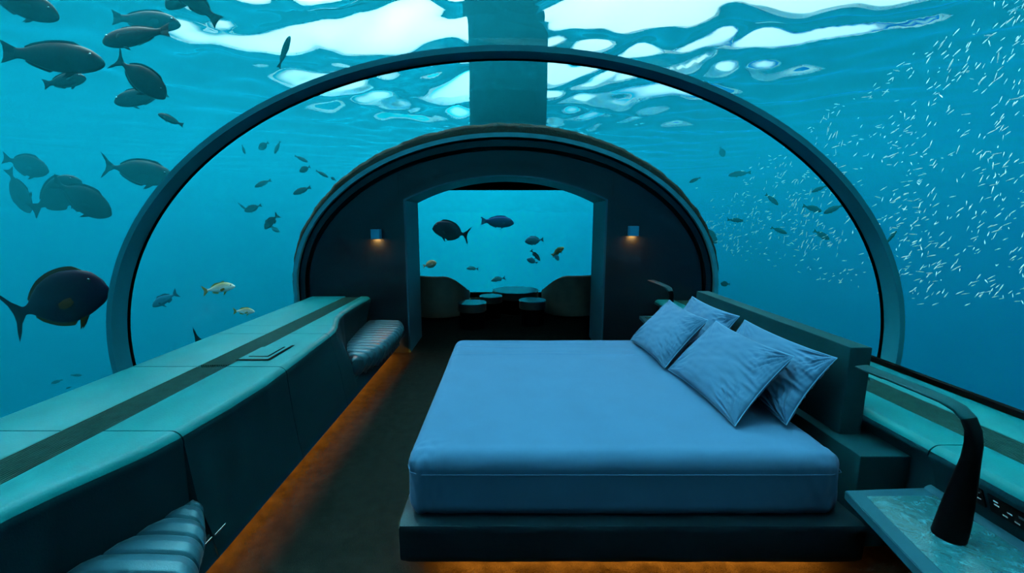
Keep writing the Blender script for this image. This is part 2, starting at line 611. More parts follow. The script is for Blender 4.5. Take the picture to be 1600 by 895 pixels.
bm = bmesh.new()
add_band(bm, arch_wall(3.0, 2.06), frame_outline(2.1, 0.0, 2.295), 8.98, 9.1)
struct(obj('wall_far', bm, M_BLACK), 'black surround of the lounge window', 'wall')
struct(obj('baseboard_far', box(-2.099, 2.099, 8.98, 9.1, 0.001, 0.092), M_BLACK), 'black sill under the lounge window', 'sill')
struct(obj('window_3', box(-2.099, 2.099, 9.0, 9.06, 0.093, 2.294), M_ACRYLIC), 'wide lounge window looking into the sea', 'window')

# support shaft of the house above, rising through the water
bm = bmesh.new()
rings = []
for z in np.linspace(2.95, 9, 44):
    rings.append([((0.735 + 0.025 * noise.noise(Vector((math.cos(t) * 2, math.sin(t) * 2, z * 1.3)))) * math.cos(t) + 0.05,
                   8.35 + (0.735 + 0.025 * noise.noise(Vector((math.cos(t) * 2, math.sin(t) * 2, z * 1.3)))) * math.sin(t), z)
                  for t in np.linspace(0, 2 * PI, 48, endpoint=False)])
add_loft(bm, rings)
M_SHAFT = surf('shaft_concrete', (0.0010, 0.013, 0.021), rough=0.9, spec=0.0, var=0.5, vscale=3, bump=0.5, bscale=9)
struct(obj('pillar', bm, M_SHAFT, smooth=60), 'round shaft rising through the water behind the end wall', 'pillar')

# ------------------------------------------------------------------ window-side console, left
XT_Y = [-1.0, 0.0, 1.189, 1.30, 1.419, 1.55, 1.71, 1.969, 2.281, 2.515, 3.064, 3.30, 3.46, 3.60, 3.72, 3.90, 4.096, 4.63, 5.0]
XT_X = [-1.66, -1.64, -1.60, -1.568, -1.52, -1.467, -1.437, -1.412, -1.395, -1.405, -1.440, -1.452, -1.47, -1.51, -1.555, -1.615, -1.65, -1.668, -1.668]
XM_Y = [-1.0, 1.25, 1.30, 1.42, 1.55, 1.68, 1.704, 1.706, 1.76, 1.80, 2.1, 3.3, 3.55, 3.565, 3.60, 3.7, 3.9, 4.1, 4.6, 5.0]
XM_X = [-1.66, -1.59, -1.58, -1.52, -1.467, -1.432, -1.425, -1.395, -1.376, -1.372, -1.368, -1.368, -1.375, -1.385, -1.41, -1.46, -1.56, -1.63, -1.69, -1.72]
GR0, GR1 = -1.955, -1.768


def niche(y):
    return y < 1.704 or y > 3.56


def sill_profile(y):
    """Outline of the console at y: the padded top, then the face, its shade put into the colour, below the rounded edge."""
    xt, xm = interp(y, XT_Y, XT_X), interp(y, XM_Y, XM_X)
    zt, r = 0.74, 0.055
    top = [(-2.60, 0.60), (-2.50, 0.665), (-2.40, 0.725), (-2.355, 0.74), (GR0 - 0.004, zt), (GR0, zt - 0.002), (GR0, zt - 0.03),
           (GR1, zt - 0.03), (GR1, zt - 0.002), (GR1 + 0.004, zt)]
    for k in range(8):
        a = math.radians(90 - 62 * k / 7)
        top.append((xt - 0.035 + r * math.cos(a), zt - r + r * math.sin(a)))
    x1, z1 = top[-1]
    top += [(x1 - 0.03, z1 - 0.0005), (-2.45, 0.60)]
    face = [(-2.44, 0.5985), (x1 - 0.031, z1 - 0.002)]
    for k in range(6):
        a = math.radians(27 - 42 * k / 5)
        face.append((xt - 0.035 + r * math.cos(a) - 0.0006, zt - r + r * math.sin(a)))
    x1, z1 = face[-1]
    for f in (0.33, 0.66):
        face.append((x1 + (xm - x1) * f, z1 + (0.412 - z1) * f))
    if niche(y):
        face += [(xm, 0.412), (xm, 0.20), (xm - 0.004, 0.178), (xm - 0.008, 0.176), (xm - 0.012, 0.175)]
    else:
        face += [(xm, 0.412), (-1.349, 0.25), (-1.325, 0.115), (-1.335, 0.10), (-1.347, 0.10)]
    face += [(-1.349 if not niche(y) else xm - 0.016, 0.175), (min(-1.62, xm - 0.03), 0.175), (-2.44, 0.175)]
    return top, face


console = root('storage_console', 'long teal topped console under the glass with a ribbed seat at each end', 'console', (-1.95, 2.6, 0))


def add_part(name, bm, mat, parent, smooth=None):
    """Link a mesh whose vertices are in room coordinates under a thing's Empty."""
    o = obj(name, bm, mat, None, smooth)
    o.data.transform(Matrix.Translation(-parent.location))
    o.parent = parent
    return o


for (y0, y1) in ((Y_BACK, 1.702), (1.708, 2.517), (2.523, 3.297), (3.302, 3.559), (3.561, 5.0)):
    bm = bmesh.new()
    ys = np.linspace(y0, y1, max(6, int((y1 - y0) / 0.015)))
    add_loft(bm, [[(p[0], y, p[1]) for p in sill_profile(y)[0]] for y in ys])
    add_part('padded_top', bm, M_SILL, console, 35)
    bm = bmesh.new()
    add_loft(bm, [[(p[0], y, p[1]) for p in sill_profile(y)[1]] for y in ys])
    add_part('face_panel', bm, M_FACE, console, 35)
core = box(-2.55, -1.74, Y_BACK, 5.0, 0.0, 0.174)
add_part('plinth', core, M_BLACK, console)


def grille(y0, y1, x0, x1, parent, z=0.74, n=13):
    bm = bmesh.new()
    w = (x1 - x0) / n
    for i in range(n):
        xa = x0 + (i + 0.22) * w
        add_box(bm, xa, xa + w * 0.36, y0, y1, z - 0.028, z - 0.001)
    k = max(2, int((y1 - y0) / 0.5))
    for i in range(k + 1):
        yy = y0 + (y1 - y0) * i / k
        yy = min(max(yy, y0 + 0.004), y1 - 0.004)
        add_box(bm, x0 + 0.001, x1 - 0.001, yy - 0.003, yy + 0.003, z - 0.0295, z - 0.012)
    g_ = add_part('vent_grille', bm, M_GRILLE, parent)
    lin = obj('gap_shade_sheet', box(x0 + 0.002, x1 - 0.002, y0, y1, z - 0.0298, z - 0.0288), M_BLACK)  # black sheet standing in for the shade between the slats
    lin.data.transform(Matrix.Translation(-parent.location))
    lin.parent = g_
    return g_


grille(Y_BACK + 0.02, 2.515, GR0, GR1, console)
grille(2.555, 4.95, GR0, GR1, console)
# recessed flap near the front edge
flap = add_part('flap', box(-1.775, -1.565, 2.635, 2.925, 0.7402, 0.7445, 0.001, 1), M_SILL, console)
flap['label'] = 'square lift-up flap with black finger slots'
for a in ((-1.775, -1.558, 2.628, 2.648), (-1.575, -1.556, 2.63, 2.96), (-1.735, -1.605, 2.70, 2.712), (-1.613, -1.601, 2.70, 2.92)):
    b_ = box(a[0], a[1], a[2], a[3], 0.7448, 0.7470)
    o = obj('finger_slot', b_, M_GASKET)
    o.data.transform(Matrix.Translation(-console.location))
    o.parent = flap
# chrome latch low on the face
for (y0, y1, z0) in ((1.612, 1.698, 0.222), (1.712, 1.785, 0.222)):
    x = -1.349
    bm = bmesh.new()
    xx = (-1.3495 + 0.024 * (0.25 - z0) / 0.135 if y0 > 1.7 else -1.352 + 0.025 * (0.236 - z0) / 0.121) + 0.0015
    add_box(bm, xx, xx + 0.008, y0, y1, z0 - 0.005, z0 + 0.005, 0.001, 1)
    add_part('latch', bm, M_CHROME, console)
bm = bmesh.new()
add_box(bm, -1.475, -1.445, Y_BACK + 0.05, 4.95, 0.148, 0.160)
add_part('added_led_baffle', box(-1.61, -1.356, Y_BACK + 0.05, 4.95, 0.163, 0.1735), M_BLACK, console)  # added, unseen: blocks strip light leaking up behind the seats
led = add_part('led_strip', bm, M_LED, console)
led['label'] = 'amber light strip under the console edge'


# ribbed seats that grow out of the console
def seat(name, pts, ribs, label, ztop=0.432, thick=0.19, flip=False, gw=0.006, gd=0.016, pf=0.010):
    """pts: list of (y, x_inner, x_outer); the ribs run across the seat."""
    ys = [p[0] for p in pts]
    y0, y1 = ys[0], ys[-1]
    r = root(name, label, 'bench seat', ((pts[-1][1] + pts[-1][2]) / 2, (y0 + y1) / 2, 0))
    n = 420
    rings = []
    for k in range(n + 1):
        y = y0 + (y1 - y0) * k / n
        xi, xo = interp(y, XM_Y, XM_X) + 0.015, interp(y, ys, [p[2] for p in pts])
        xo = max(xo, xi + 0.004)
        w = xo - xi
        near = min(1.0, max(0.02, (y - y0) / 0.07)) if not flip else min(1.0, max(0.02, (y1 - y) / 0.06))
        near = math.sqrt(near * (2 - near))
        fr = 0.0
        for rb in ribs:
            fr = max(fr, math.exp(-((y - rb) / gw) ** 2))
        d = gd * fr
        puff = pf * min(1, min([abs(y - rb) for rb in ribs]) / 0.05)
        zt = ztop - 0.012 + puff - d - 0.03 * (1 - near)
        zb = zt - thick * near
        rad = min(0.07, w * 0.45)
        i2 = min(0.02, w * 0.2)
        ring = [(xi, y, zb), (xi, y, zt - 0.01), (xi + i2, y, zt)]
        for j in range(1, 4):
            ring.append((xi + i2 + (xo - rad - xi - i2) * j / 4, y, zt + 0.006 * math.sin(PI * j / 4)))
        for j in range(9):
            a = PI / 2 * (1 - j / 8)
            ring.append((xo - rad + (rad - min(d, rad * 0.5)) * math.cos(a), y, zt - rad + rad * math.sin(a)))
        ring += [(max(xo - 0.012 - d, xi + 0.002), y, zt - thick * near * 0.6), (max(xo - 0.06, xi + 0.001), y, zb)]
        rings.append(ring)
    bm = bmesh.new()
    add_loft(bm, rings)
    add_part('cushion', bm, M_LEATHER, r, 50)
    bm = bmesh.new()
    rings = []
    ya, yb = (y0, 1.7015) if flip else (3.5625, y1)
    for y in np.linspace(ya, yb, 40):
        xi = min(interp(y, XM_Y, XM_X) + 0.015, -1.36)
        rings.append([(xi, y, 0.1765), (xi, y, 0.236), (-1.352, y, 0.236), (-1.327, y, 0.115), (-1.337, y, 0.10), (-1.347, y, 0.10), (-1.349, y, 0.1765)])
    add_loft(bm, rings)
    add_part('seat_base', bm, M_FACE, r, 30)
    return r


seat('bench_seat', [(-0.40, -1.64, -0.97), (0.9, -1.595, -1.005), (1.296, -1.565, -1.11), (1.429, -1.50, -1.179), (1.531, -1.455, -1.232), (1.640, -1.41, -1.318), (1.675, -1.38, -1.345), (1.6985, -1.380, -1.39)],
     [-0.3, -0.2, -0.1, 0.0, 0.1, 0.2, 0.3, 0.4, 0.5, 0.6, 0.7, 0.80, 0.90, 1.0, 1.10, 1.195, 1.29, 1.385, 1.48, 1.575, 1.655], 'blue leather bench seat with a few wide ribs at the console end nearest the camera', flip=True)
seat('bench_seat', [(3.567, -1.405, -1.365), (3.60, -1.415, -1.335), (3.745, -1.475, -1.287), (4.008, -1.585, -1.213), (4.4, -1.655, -1.196), (4.833, -1.69, -1.212), (4.96, -1.70, -1.25), (5.04, -1.70, -1.28)],
     [3.70, 3.80, 3.90, 4.0, 4.1, 4.2, 4.3, 4.4, 4.5, 4.6, 4.7, 4.8, 4.9, 5.0], 'narrow ribbed blue leather bench seat beside the arched opening', gw=0.012, gd=0.016, pf=0.013)

# ------------------------------------------------------------------ bedside console, right
RG0, RG1 = 2.05, 2.245
RZ = 0.70


def sill_profile_r(y):
    zt, r = RZ, 0.050
    xt = 1.834
    p = [(2.62, 0.60), (2.60, 0.64), (2.575, 0.69), (2.56, 0.70), (RG1 + 0.004, zt), (RG1, zt - 0.002), (RG1, zt - 0.03),
         (RG0, zt - 0.03), (RG0, zt - 0.002), (RG0 - 0.004, zt)]
    for k in range(8):
        a = math.radians(90 - 62 * k / 7)
        p.append((xt + 0.035 - r * math.cos(a), zt - r + r * math.sin(a)))
    x1, z1 = p[-1]
    top = p + [(x1 + 0.03, z1 - 0.0005), (2.45, 0.60)]
    face = [(2.44, 0.598), (x1 + 0.031, z1 - 0.002)]
    for k in range(6):
        a = math.radians(27 - 27 * k / 5)
        face.append((xt + 0.035 - r * math.cos(a) + 0.0006, zt - r + r * math.sin(a)))
    face += [(1.836, 0.615), (1.862, 0.545), (1.878, 0.48), (1.886, 0.40), (1.886, 0.30), (1.876, 0.115), (1.884, 0.10), (2.44, 0.10)]
    if y > 1.658:
        face = [q if q[0] > 2 or q[1] > 0.64 else (1.888, q[1]) for q in face]
    return top, face


console_r = root('storage_console', 'low teal topped console under the glass behind the headboard', 'console', (2.2, 2.2, 0))
for (y0, y1) in ((Y_BACK, 1.655), (1.661, 3.6), (3.606, 5.0)):
    bm = bmesh.new()
    ys = np.linspace(y0, y1, 6)
    add_loft(bm, [[(p[0], y, p[1]) for p in sill_profile_r(y)[0]] for y in ys])
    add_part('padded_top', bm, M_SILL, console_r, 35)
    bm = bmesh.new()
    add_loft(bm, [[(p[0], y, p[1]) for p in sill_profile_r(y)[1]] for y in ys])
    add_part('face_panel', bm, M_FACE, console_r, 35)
add_part('plinth', box(1.95, 2.55, Y_BACK, 5.0, 0.0, 0.10), M_BLACK, console_r)
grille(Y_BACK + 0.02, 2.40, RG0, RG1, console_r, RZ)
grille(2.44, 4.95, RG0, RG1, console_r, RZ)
rail = add_part('rail', box(2.498, 2.534, Y_BACK + 0.02, 4.95, 0.6995, 0.734, 0.004, 2), M_GASKET, console_r)
rail['label'] = 'black rail along the foot of the glass'

# ------------------------------------------------------------------ bed
def soft_box(x0, x1, y0, y1, z0, z1, r, n=(40, 40, 12), wob=None):
    """Rounded box with an even grid; wob(p, nrm) gives a displacement along the normal."""
    bm = bmesh.new()
    nx_, ny_, nz_ = n
    cache = {}

    def vert(i, j, k):
        key = (i, j, k)
        if key in cache:
            return cache[key]
        p = Vector((x0 + (x1 - x0) * i / nx_, y0 + (y1 - y0) * j / ny_, z0 + (z1 - z0) * k / nz_))
        c = Vector((min(max(p.x, x0 + r), x1 - r), min(max(p.y, y0 + r), y1 - r), min(max(p.z, z0 + r), z1 - r)))
        d = p - c
        if d.length > 1e-9:
            nn = d.normalized()
            p = c + nn * r
        else:
            nn = Vector((0, 0, 1))
        if wob:
            p = p + nn * wob(p, nn)
        cache[key] = bm.verts.new(p)
        return cache[key]

    for (a, b_, na, nb, fix) in (('x', 'y', nx_, ny_, 'z'), ('x', 'z', nx_, nz_, 'y'), ('y', 'z', ny_, nz_, 'x')):
        for side_ in (0, 1):
            for u in range(na):
                for w in range(nb):
                    q = []
                    for (du, dw) in ((0, 0), (1, 0), (1, 1), (0, 1)):
                        d = {a: u + du, b_: w + dw, fix: side_ * {'x': nx_, 'y': ny_, 'z': nz_}[fix]}
                        q.append(vert(d['x'], d['y'], d['z']))
                    bm.faces.new(q)
    return bm


bed = root('bed', 'large low bed made up with smooth blue sheets on a floating leather base', 'bed', (0.55, 2.68, 0))
bm = soft_box(-0.49, 1.64, 1.678, 3.70, 0.10, 0.297, 0.028, (44, 44, 10),
              lambda p, q: 0.003 * noise.noise(p * 6))
add_part('base', bm, M_FRAME, bed, 40)
add_part('plinth', box(-0.18, 1.62, 2.0, 3.5, 0.0, 0.10), M_BLACK, bed)


def sheet_wob(p, q):
    d = 0.0
    v = max(0.0, -q.y)                        # foot side: faint slanting drag lines
    edge = sm(0.95, 1.5, p.x)
    d += 0.0030 * noise.noise(Vector((p.x * 3.0, p.y * 1.0, p.z * 3.0)))
    d += (0.0010 + 0.006 * edge) * v * noise.noise(Vector((p.x * 16 + p.z * 9, 3.1, p.z * 4)))
    cl = math.hypot(p.x + 0.42, p.y - 1.73)
    cr = math.hypot(p.x - 1.53, p.y - 1.73)
    for c in (cl, cr):
        d += 0.010 * math.exp(-(c / 0.13) ** 2) * noise.noise(Vector((p.x * 30, p.y * 30, p.z * 9)))
    top = max(0.0, q.z)
    d += 0.004 * top * sm(3.0, 3.5, p.y) * noise.noise(Vector((p.x * 2.2, p.y * 16, 1.0)))
    d += 0.0035 * top * math.exp(-((p.y - 3.18 - 0.012 * math.sin(p.x * 5)) / 0.012) ** 2)
    return d


bm = soft_box(-0.452, 1.548, 1.725, 3.62, 0.285, 0.607, 0.075, (150, 150, 46), sheet_wob)
mat_ = add_part('mattress', bm, M_SHEET, bed, 180)
mat_['label'] = 'mattress in a taut blue fitted sheet'
# stitched hem line round the mattress
bm = bmesh.new()
pts = [(-0.455, 3.4), (-0.455, 1.80), (-0.452 + 0.02, 1.742), (-0.38, 1.7225), (1.47, 1.7225), (1.53, 1.742), (1.551, 1.80), (1.551, 3.4)]
rings = []
for (x, y) in pts:
    rings.append([(x, y, 0.5174), (x, y, 0.5188), (x + (0.004 if x > 1.5 else -0.004 if x < -0.4 else 0), y - (0.003 if -0.42 < x < 1.5 else 0), 0.518)])
add_loft(bm, rings)
M_HEM = surf('hem', (0.009, 0.053, 0.106), rough=0.8, spec=0.1, var=0.05)
o = obj('hem', bm, M_HEM)
o.data.transform(Matrix.Translation(-bed.location))
o.parent = mat_
add_part('headboard', box(1.708, 1.816, 1.985, 3.665, 0.571, 1.031, 0.004, 2), M_BOARD, bed)
add_part('ledge', box(1.650, 1.884, 1.785, 3.80, 0.10, 0.57, 0.004, 2), M_BOARD, bed)
led = add_part('led_strip', box(-0.30, 1.50, 1.80, 1.84, 0.088, 0.0985), M_LED, bed)
led['label'] = 'amber light strip under the foot of the bed'


def pillow(b0, b1, t0, t1, thick, label, seed, hang=1.0):
    """Pillow from its bottom edge b0-b1 to its top edge t0-t1 (corner tips)."""
    b0, b1, t0, t1 = map(Vector, (b0, b1, t0, t1))
    cen = (b0 + b1 + t0 + t1) / 4
    e_u, e_v = (b1 - b0 + t1 - t0).normalized(), (t0 - b0 + t1 - b1).normalized()
    nrm = e_v.cross(e_u).normalized()
    if nrm.x > 0:
        nrm = -nrm
    bm = bmesh.new()
    nu, nv = 110, 80
    off = Vector((seed * 7.3, seed * 3.1, seed * 1.7))

    def P(u, v, s):
        # edges bow inward between the corner tips
        uu = u * (1 - 0.055 * (1 - v * v) * abs(u) ** 3)
        vv = v * (1 - 0.075 * (1 - u * u) * abs(v) ** 3)
        a, b_ = (uu + 1) / 2, (vv + 1) / 2
        p = (b0 * (1 - a) + b1 * a) * (1 - b_) + (t0 * (1 - a) + t1 * a) * b_
        k = max(0.0, (1 - u ** 2)) ** 0.42 * max(0.0, (1 - v ** 2)) ** 0.42
        k *= 1 - 0.12 * v
        d = thick / 2 * k
        w = 0.0
        # creases fanning from the corners, sharper at the camera end
        for (cu, cv, amp) in ((-1, -1, 1.5), (1, -1, 0.8), (-1, 1, 1.3), (1, 1, 0.6)):
            du, dv = (u - cu) * 0.78, (v - cv) * 0.5
            rr = math.hypot(du, dv)
            an = math.atan2(dv, du)
            q = noise.noise(Vector((an * 7.0, rr * 2.2, seed)) + off)
            w += amp * 0.030 * math.exp(-(rr / 0.30) ** 2) * min(1, rr / 0.06) * (0.5 - abs(q) * 2.2)
        e = sm(0.15, 1.0, -u)
        q = noise.noise(Vector((u * 2.0 + v * 1.2, v * 6.5 - u * 2.0, s)) + off)
        w += 0.016 * e * (0.4 - abs(q) * 2)
        w += 0.009 * noise.noise(Vector((u * 1.6, v * 1.6, s)) + off)
        w += 0.004 * noise.noise(Vector((u * 5, v * 7, s)) + off)
        return p + nrm * (s * (d + w * min(1.0, k * 1.5)))

    rows = {}
    for s in (1, -1):
        for i in range(nu + 1):
            for j in range(nv + 1):
                if s == -1 and (i in (0, nu) or j in (0, nv)):
                    rows[(s, i, j)] = rows[(1, i, j)]
                else:
                    u = math.sin(PI / 2 * (2 * i / nu - 1)) * 0.5 + 0.5 * (2 * i / nu - 1)
                    v = math.sin(PI / 2 * (2 * j / nv - 1)) * 0.5 + 0.5 * (2 * j / nv - 1)
                    rows[(s, i, j)] = bm.verts.new(P(u, v, s))
    for s in (1, -1):
        for i in range(nu):
            for j in range(nv):
                q = [rows[(s, i, j)], rows[(s, i + 1, j)], rows[(s, i + 1, j + 1)], rows[(s, i, j + 1)]]
                bm.faces.new(q)
    o = obj('pillow', bm, M_SHEET, smooth=180)
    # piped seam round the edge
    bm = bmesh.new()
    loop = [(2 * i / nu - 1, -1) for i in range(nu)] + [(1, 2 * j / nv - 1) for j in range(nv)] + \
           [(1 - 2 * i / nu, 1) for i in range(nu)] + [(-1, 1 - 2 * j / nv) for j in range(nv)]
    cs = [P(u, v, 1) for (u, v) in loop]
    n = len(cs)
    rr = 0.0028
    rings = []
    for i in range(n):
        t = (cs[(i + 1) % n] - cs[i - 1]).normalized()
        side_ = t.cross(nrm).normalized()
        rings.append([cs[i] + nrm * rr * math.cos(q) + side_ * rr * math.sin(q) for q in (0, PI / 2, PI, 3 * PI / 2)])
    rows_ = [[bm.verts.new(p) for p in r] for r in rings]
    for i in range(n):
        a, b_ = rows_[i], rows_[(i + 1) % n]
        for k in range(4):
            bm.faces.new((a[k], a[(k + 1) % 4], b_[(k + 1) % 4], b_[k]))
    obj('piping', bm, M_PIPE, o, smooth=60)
    tag(o, label, 'pillow', 'pillows on the bed')
    return o


pillow((1.415, 1.962, 0.635), (1.415, 2.76, 0.635), (1.650, 1.99, 0.975), (1.650, 2.80, 0.975), 0.125,
       'blue pillow leaning on the headboard at the near end, partly covered by another', 1)
pillow((1.405, 2.84, 0.635), (1.405, 3.52, 0.635), (1.650, 2.865, 0.985), (1.650, 3.62, 0.99), 0.125,
       'blue pillow leaning on the headboard at the far end, mostly hidden', 2)
pillow((1.160, 1.968, 0.625), (1.135, 2.78, 0.625), (1.498, 2.075, 0.955), (1.478, 2.85, 0.955), 0.135,
       'large blue pillow in front, nearest the camera', 3)
pillow((1.109, 2.775, 0.635), (1.085, 3.50, 0.625), (1.435, 2.875, 0.955), (1.437, 3.585, 0.965), 0.135,
       'blue pillow in front at the far end of the bed', 4)


# ------------------------------------------------------------------ bedside trays with their lamps
def bedside(y_mirror, label, y_end, flare=1.0):
    """Cantilevered tray; y_mirror flips it to the other side of the bed."""
    f = (lambda y: y) if y_mirror is None else (lambda y: 2 * y_mirror - y)
    r = root('bedside_tray', label, 'bedside table', (1.65, f(1.2), 0))
    edge = [(1.466 + (q - 1.466) * flare, yy_) for q, yy_ in ((1.466, 1.638), (1.45, 1.56), (1.426, 1.43), (1.395, 1.28), (1.36, 1.10), (1.33, 0.9), (1.31, y_end))]
    plan = [(p[0], f(p[1])) for p in edge] + [(1.860, f(y_end)), (1.860, f(1.660))]
    bm = bmesh.new()
    add_prism(bm, plan, 0.462, 0.500)
    bmesh.ops.recalc_face_normals(bm, faces=bm.faces[:])
    bmesh.ops.bevel(bm, geom=bm.edges[:], offset=0.0025, segments=2, affect='EDGES')
    add_part('tray', bm, M_TRAY, r, 30)
    inset = [(1.525 + (q - 1.525) * flare, yy_) for q, yy_ in ((1.525, 1.598), (1.50, 1.49), (1.475, 1.36), (1.445, 1.20), (1.415, 1.05), (1.39, 0.88), (1.38, y_end + 0.05))]
    plan = [(p[0], f(p[1])) for p in inset] + [(1.816, f(y_end + 0.05)), (1.816, f(1.60))]
    bm = bmesh.new()
    add_prism(bm, plan, 0.4985, 0.5020)
    add_part('stone_inlay', bm, M_STONE, r)['label'] = 'pale veined stone inlay'
    bm = bmesh.new()
    ys = np.linspace(y_end, 1.655, 12)
    rings = []
    for y in ys:
        rings.append([(1.822, f(y), 0.4995), (1.829, f(y), 0.508), (1.840, f(y), 0.514), (1.852, f(y), 0.516), (1.858, f(y), 0.4995)])
    add_loft(bm, rings)
    add_part('back_lip', bm, M_TRAY, r, 40)
    bm = bmesh.new()
    add_box(bm, 1.70, 1.858, min(f(0.7), f(1.5)), max(f(0.7), f(1.5)), 0.40, 0.462, 0.004, 1)
    add_part('bracket', bm, M_BLACK, r)
    return r


bedside(None, 'bedside table with a pale veined stone inlay in the near corner', -0.40)
bedside(2.80, 'dark bedside table at the far side of the bed, by the end wall', 0.62, -1.1)


def table_lamp(dx, dy, label):
    r = root('table_lamp', label, 'lamp', (1.637 + dx, 1.373 + dy, 0.502))
    path = [((1.635, 1.373, 0.5025), 0.048, 0.048), ((1.643, 1.374, 0.56), 0.0455, 0.046), ((1.653, 1.376, 0.64), 0.0405, 0.041),
            ((1.664, 1.379, 0.72), 0.0335, 0.034), ((1.674, 1.382, 0.80), 0.0265, 0.026), ((1.680, 1.387, 0.86), 0.0235, 0.020),
            ((1.682, 1.397, 0.905), 0.0245, 0.0155), ((1.679, 1.415, 0.942), 0.027, 0.0125), ((1.673, 1.444, 0.967), 0.0305, 0.010),
            ((1.664, 1.486, 0.980), 0.0335, 0.0088), ((1.652, 1.55, 0.986), 0.036, 0.008), ((1.634, 1.66, 0.993), 0.0375, 0.007), ((1.608, 1.80, 1.001), 0.038, 0.006)]
    cs = [Vector(p[0]) + Vector((dx, dy, 0)) for p in path]
    bm = bmesh.new()
    rings = []
    for i, (c, p) in enumerate(zip(cs, path)):
        t = (cs[min(i + 1, len(cs) - 1)] - cs[max(i - 1, 0)]).normalized()
        if i == 0:
            t = Vector((0, 0, 1))
        e1 = Vector((1, 0, 0)) - t * t.x
        e1.normalize()
        e2 = t.cross(e1)
        ring = []
        pw = 1.0 if i < 5 else 0.6
        for k in range(28):
            a = 2 * PI * k / 28
            ca, sa = math.cos(a), math.sin(a)
            ring.append(c + e1 * p[1] * math.copysign(abs(ca) ** pw, ca) + e2 * p[2] * math.copysign(abs(sa) ** pw, sa))
        rings.append(ring)
    add_loft(bm, rings[:8] )
    add_part('stem', bm, M_LAMP, r, 40)
    bm = bmesh.new()
    add_loft(bm, rings[7:])
    add_part('lamp_arm', bm, M_BOARD, r, 40)
    bm = bmesh.new()
    e = cs[-1]
    add_box(bm, e.x - 0.016, e.x + 0.022, e.y - 0.12, e.y - 0.02, e.z - 0.0125, e.z - 0.0085)
    add_part('light_panel', bm, M_DIFF, r)
    return r


table_lamp(0, 0, 'black lamp with a bent flat arm on the stone bedside table')
table_lamp(-0.005, 2.75, 'black bent-arm lamp behind the far pillows')

# sockets and switches on the console face above the near tray
def face_x(z):
    return float(np.interp(z, [0.48, 0.545, 0.615, 0.65], [1.878, 1.862, 1.836, 1.8185]))


def on_face(x_off, y0, y1, z0, z1, th):
    """Thin plate lying on the sloping face of the bedside console."""
    bm = bmesh.new()
    xa, xb = face_x(z0), face_x(z1)
    n = Vector((-(z1 - z0), 0, -(xa - xb))).normalized()   # pointing into the room
    rings = []
    for y in (y0, y1):
        p0, p1 = Vector((xa, y, z0)), Vector((xb, y, z1))
        rings.append([p0 + n * x_off, p1 + n * x_off, p1 + n * (x_off + th), p0 + n * (x_off + th)])
    add_loft(bm, rings)
    return bm


cp = root('control_panel', 'black panel of sockets and buttons on the console above the stone table', 'control panel', (1.83, 1.3, 0.60))
add_part('plate', on_face(0.0015, 1.10, 1.432, 0.562, 0.634, 0.006), M_LAMP, cp)
for (ya, za) in ((1.405, 0.618), (1.405, 0.602), (1.365, 0.598), (1.382, 0.576), (1.345, 0.576), (1.255, 0.598), (1.275, 0.576), (1.235, 0.576), (1.175, 0.598), (1.150, 0.576)):
    add_part('button', on_face(0.0077, ya - 0.008, ya + 0.008, za, za + 0.006, 0.002), M_CHROME, cp)
for ya in (1.325, 1.14):
    add_part('socket', on_face(0.0077, ya - 0.034, ya + 0.012, 0.606, 0.616, 0.002), M_STEEL, cp)
cp = root('control_panel', 'small dark switch plate beside the lamp stem on the console', 'switch plate', (1.83, 1.49, 0.60))
add_part('plate', on_face(0.0015, 1.450, 1.540, 0.562, 0.634, 0.006), M_LAMP, cp)
add_part('switch', on_face(0.0077, 1.490, 1.515, 0.580, 0.620, 0.004), M_STEEL, cp)
add_part('edge_strip', on_face(0.0077, 1.458, 1.488, 0.616, 0.619, 0.002), M_CHROME, cp)
add_part('edge_strip', on_face(0.0077, 1.458, 1.488, 0.590, 0.593, 0.002), M_CHROME, cp)

# ------------------------------------------------------------------ wall lights
for (x, z, lab) in ((-1.558, 1.492, 'small square wall light glowing downwards on the bench side of the arch'),
                    (1.536, 1.530, 'small square wall light glowing downwards on the bed side of the arch')):
    r = root('wall_light', lab, 'wall light', (x, Y_WALL - 0.05, z))
    y1 = Y_WALL - 0.002
    bm = box(x - 0.053, x + 0.053, y1 - 0.10, y1, z - 0.058, z + 0.058, 0.004, 2)
    add_part('housing', bm, M_HOUSE, r)
    add_part('bulb', box(x - 0.036, x + 0.036, y1 - 0.040, y1 - 0.010, z - 0.0590, z - 0.0575), M_WARM, r)['label'] = 'glowing amber underside'

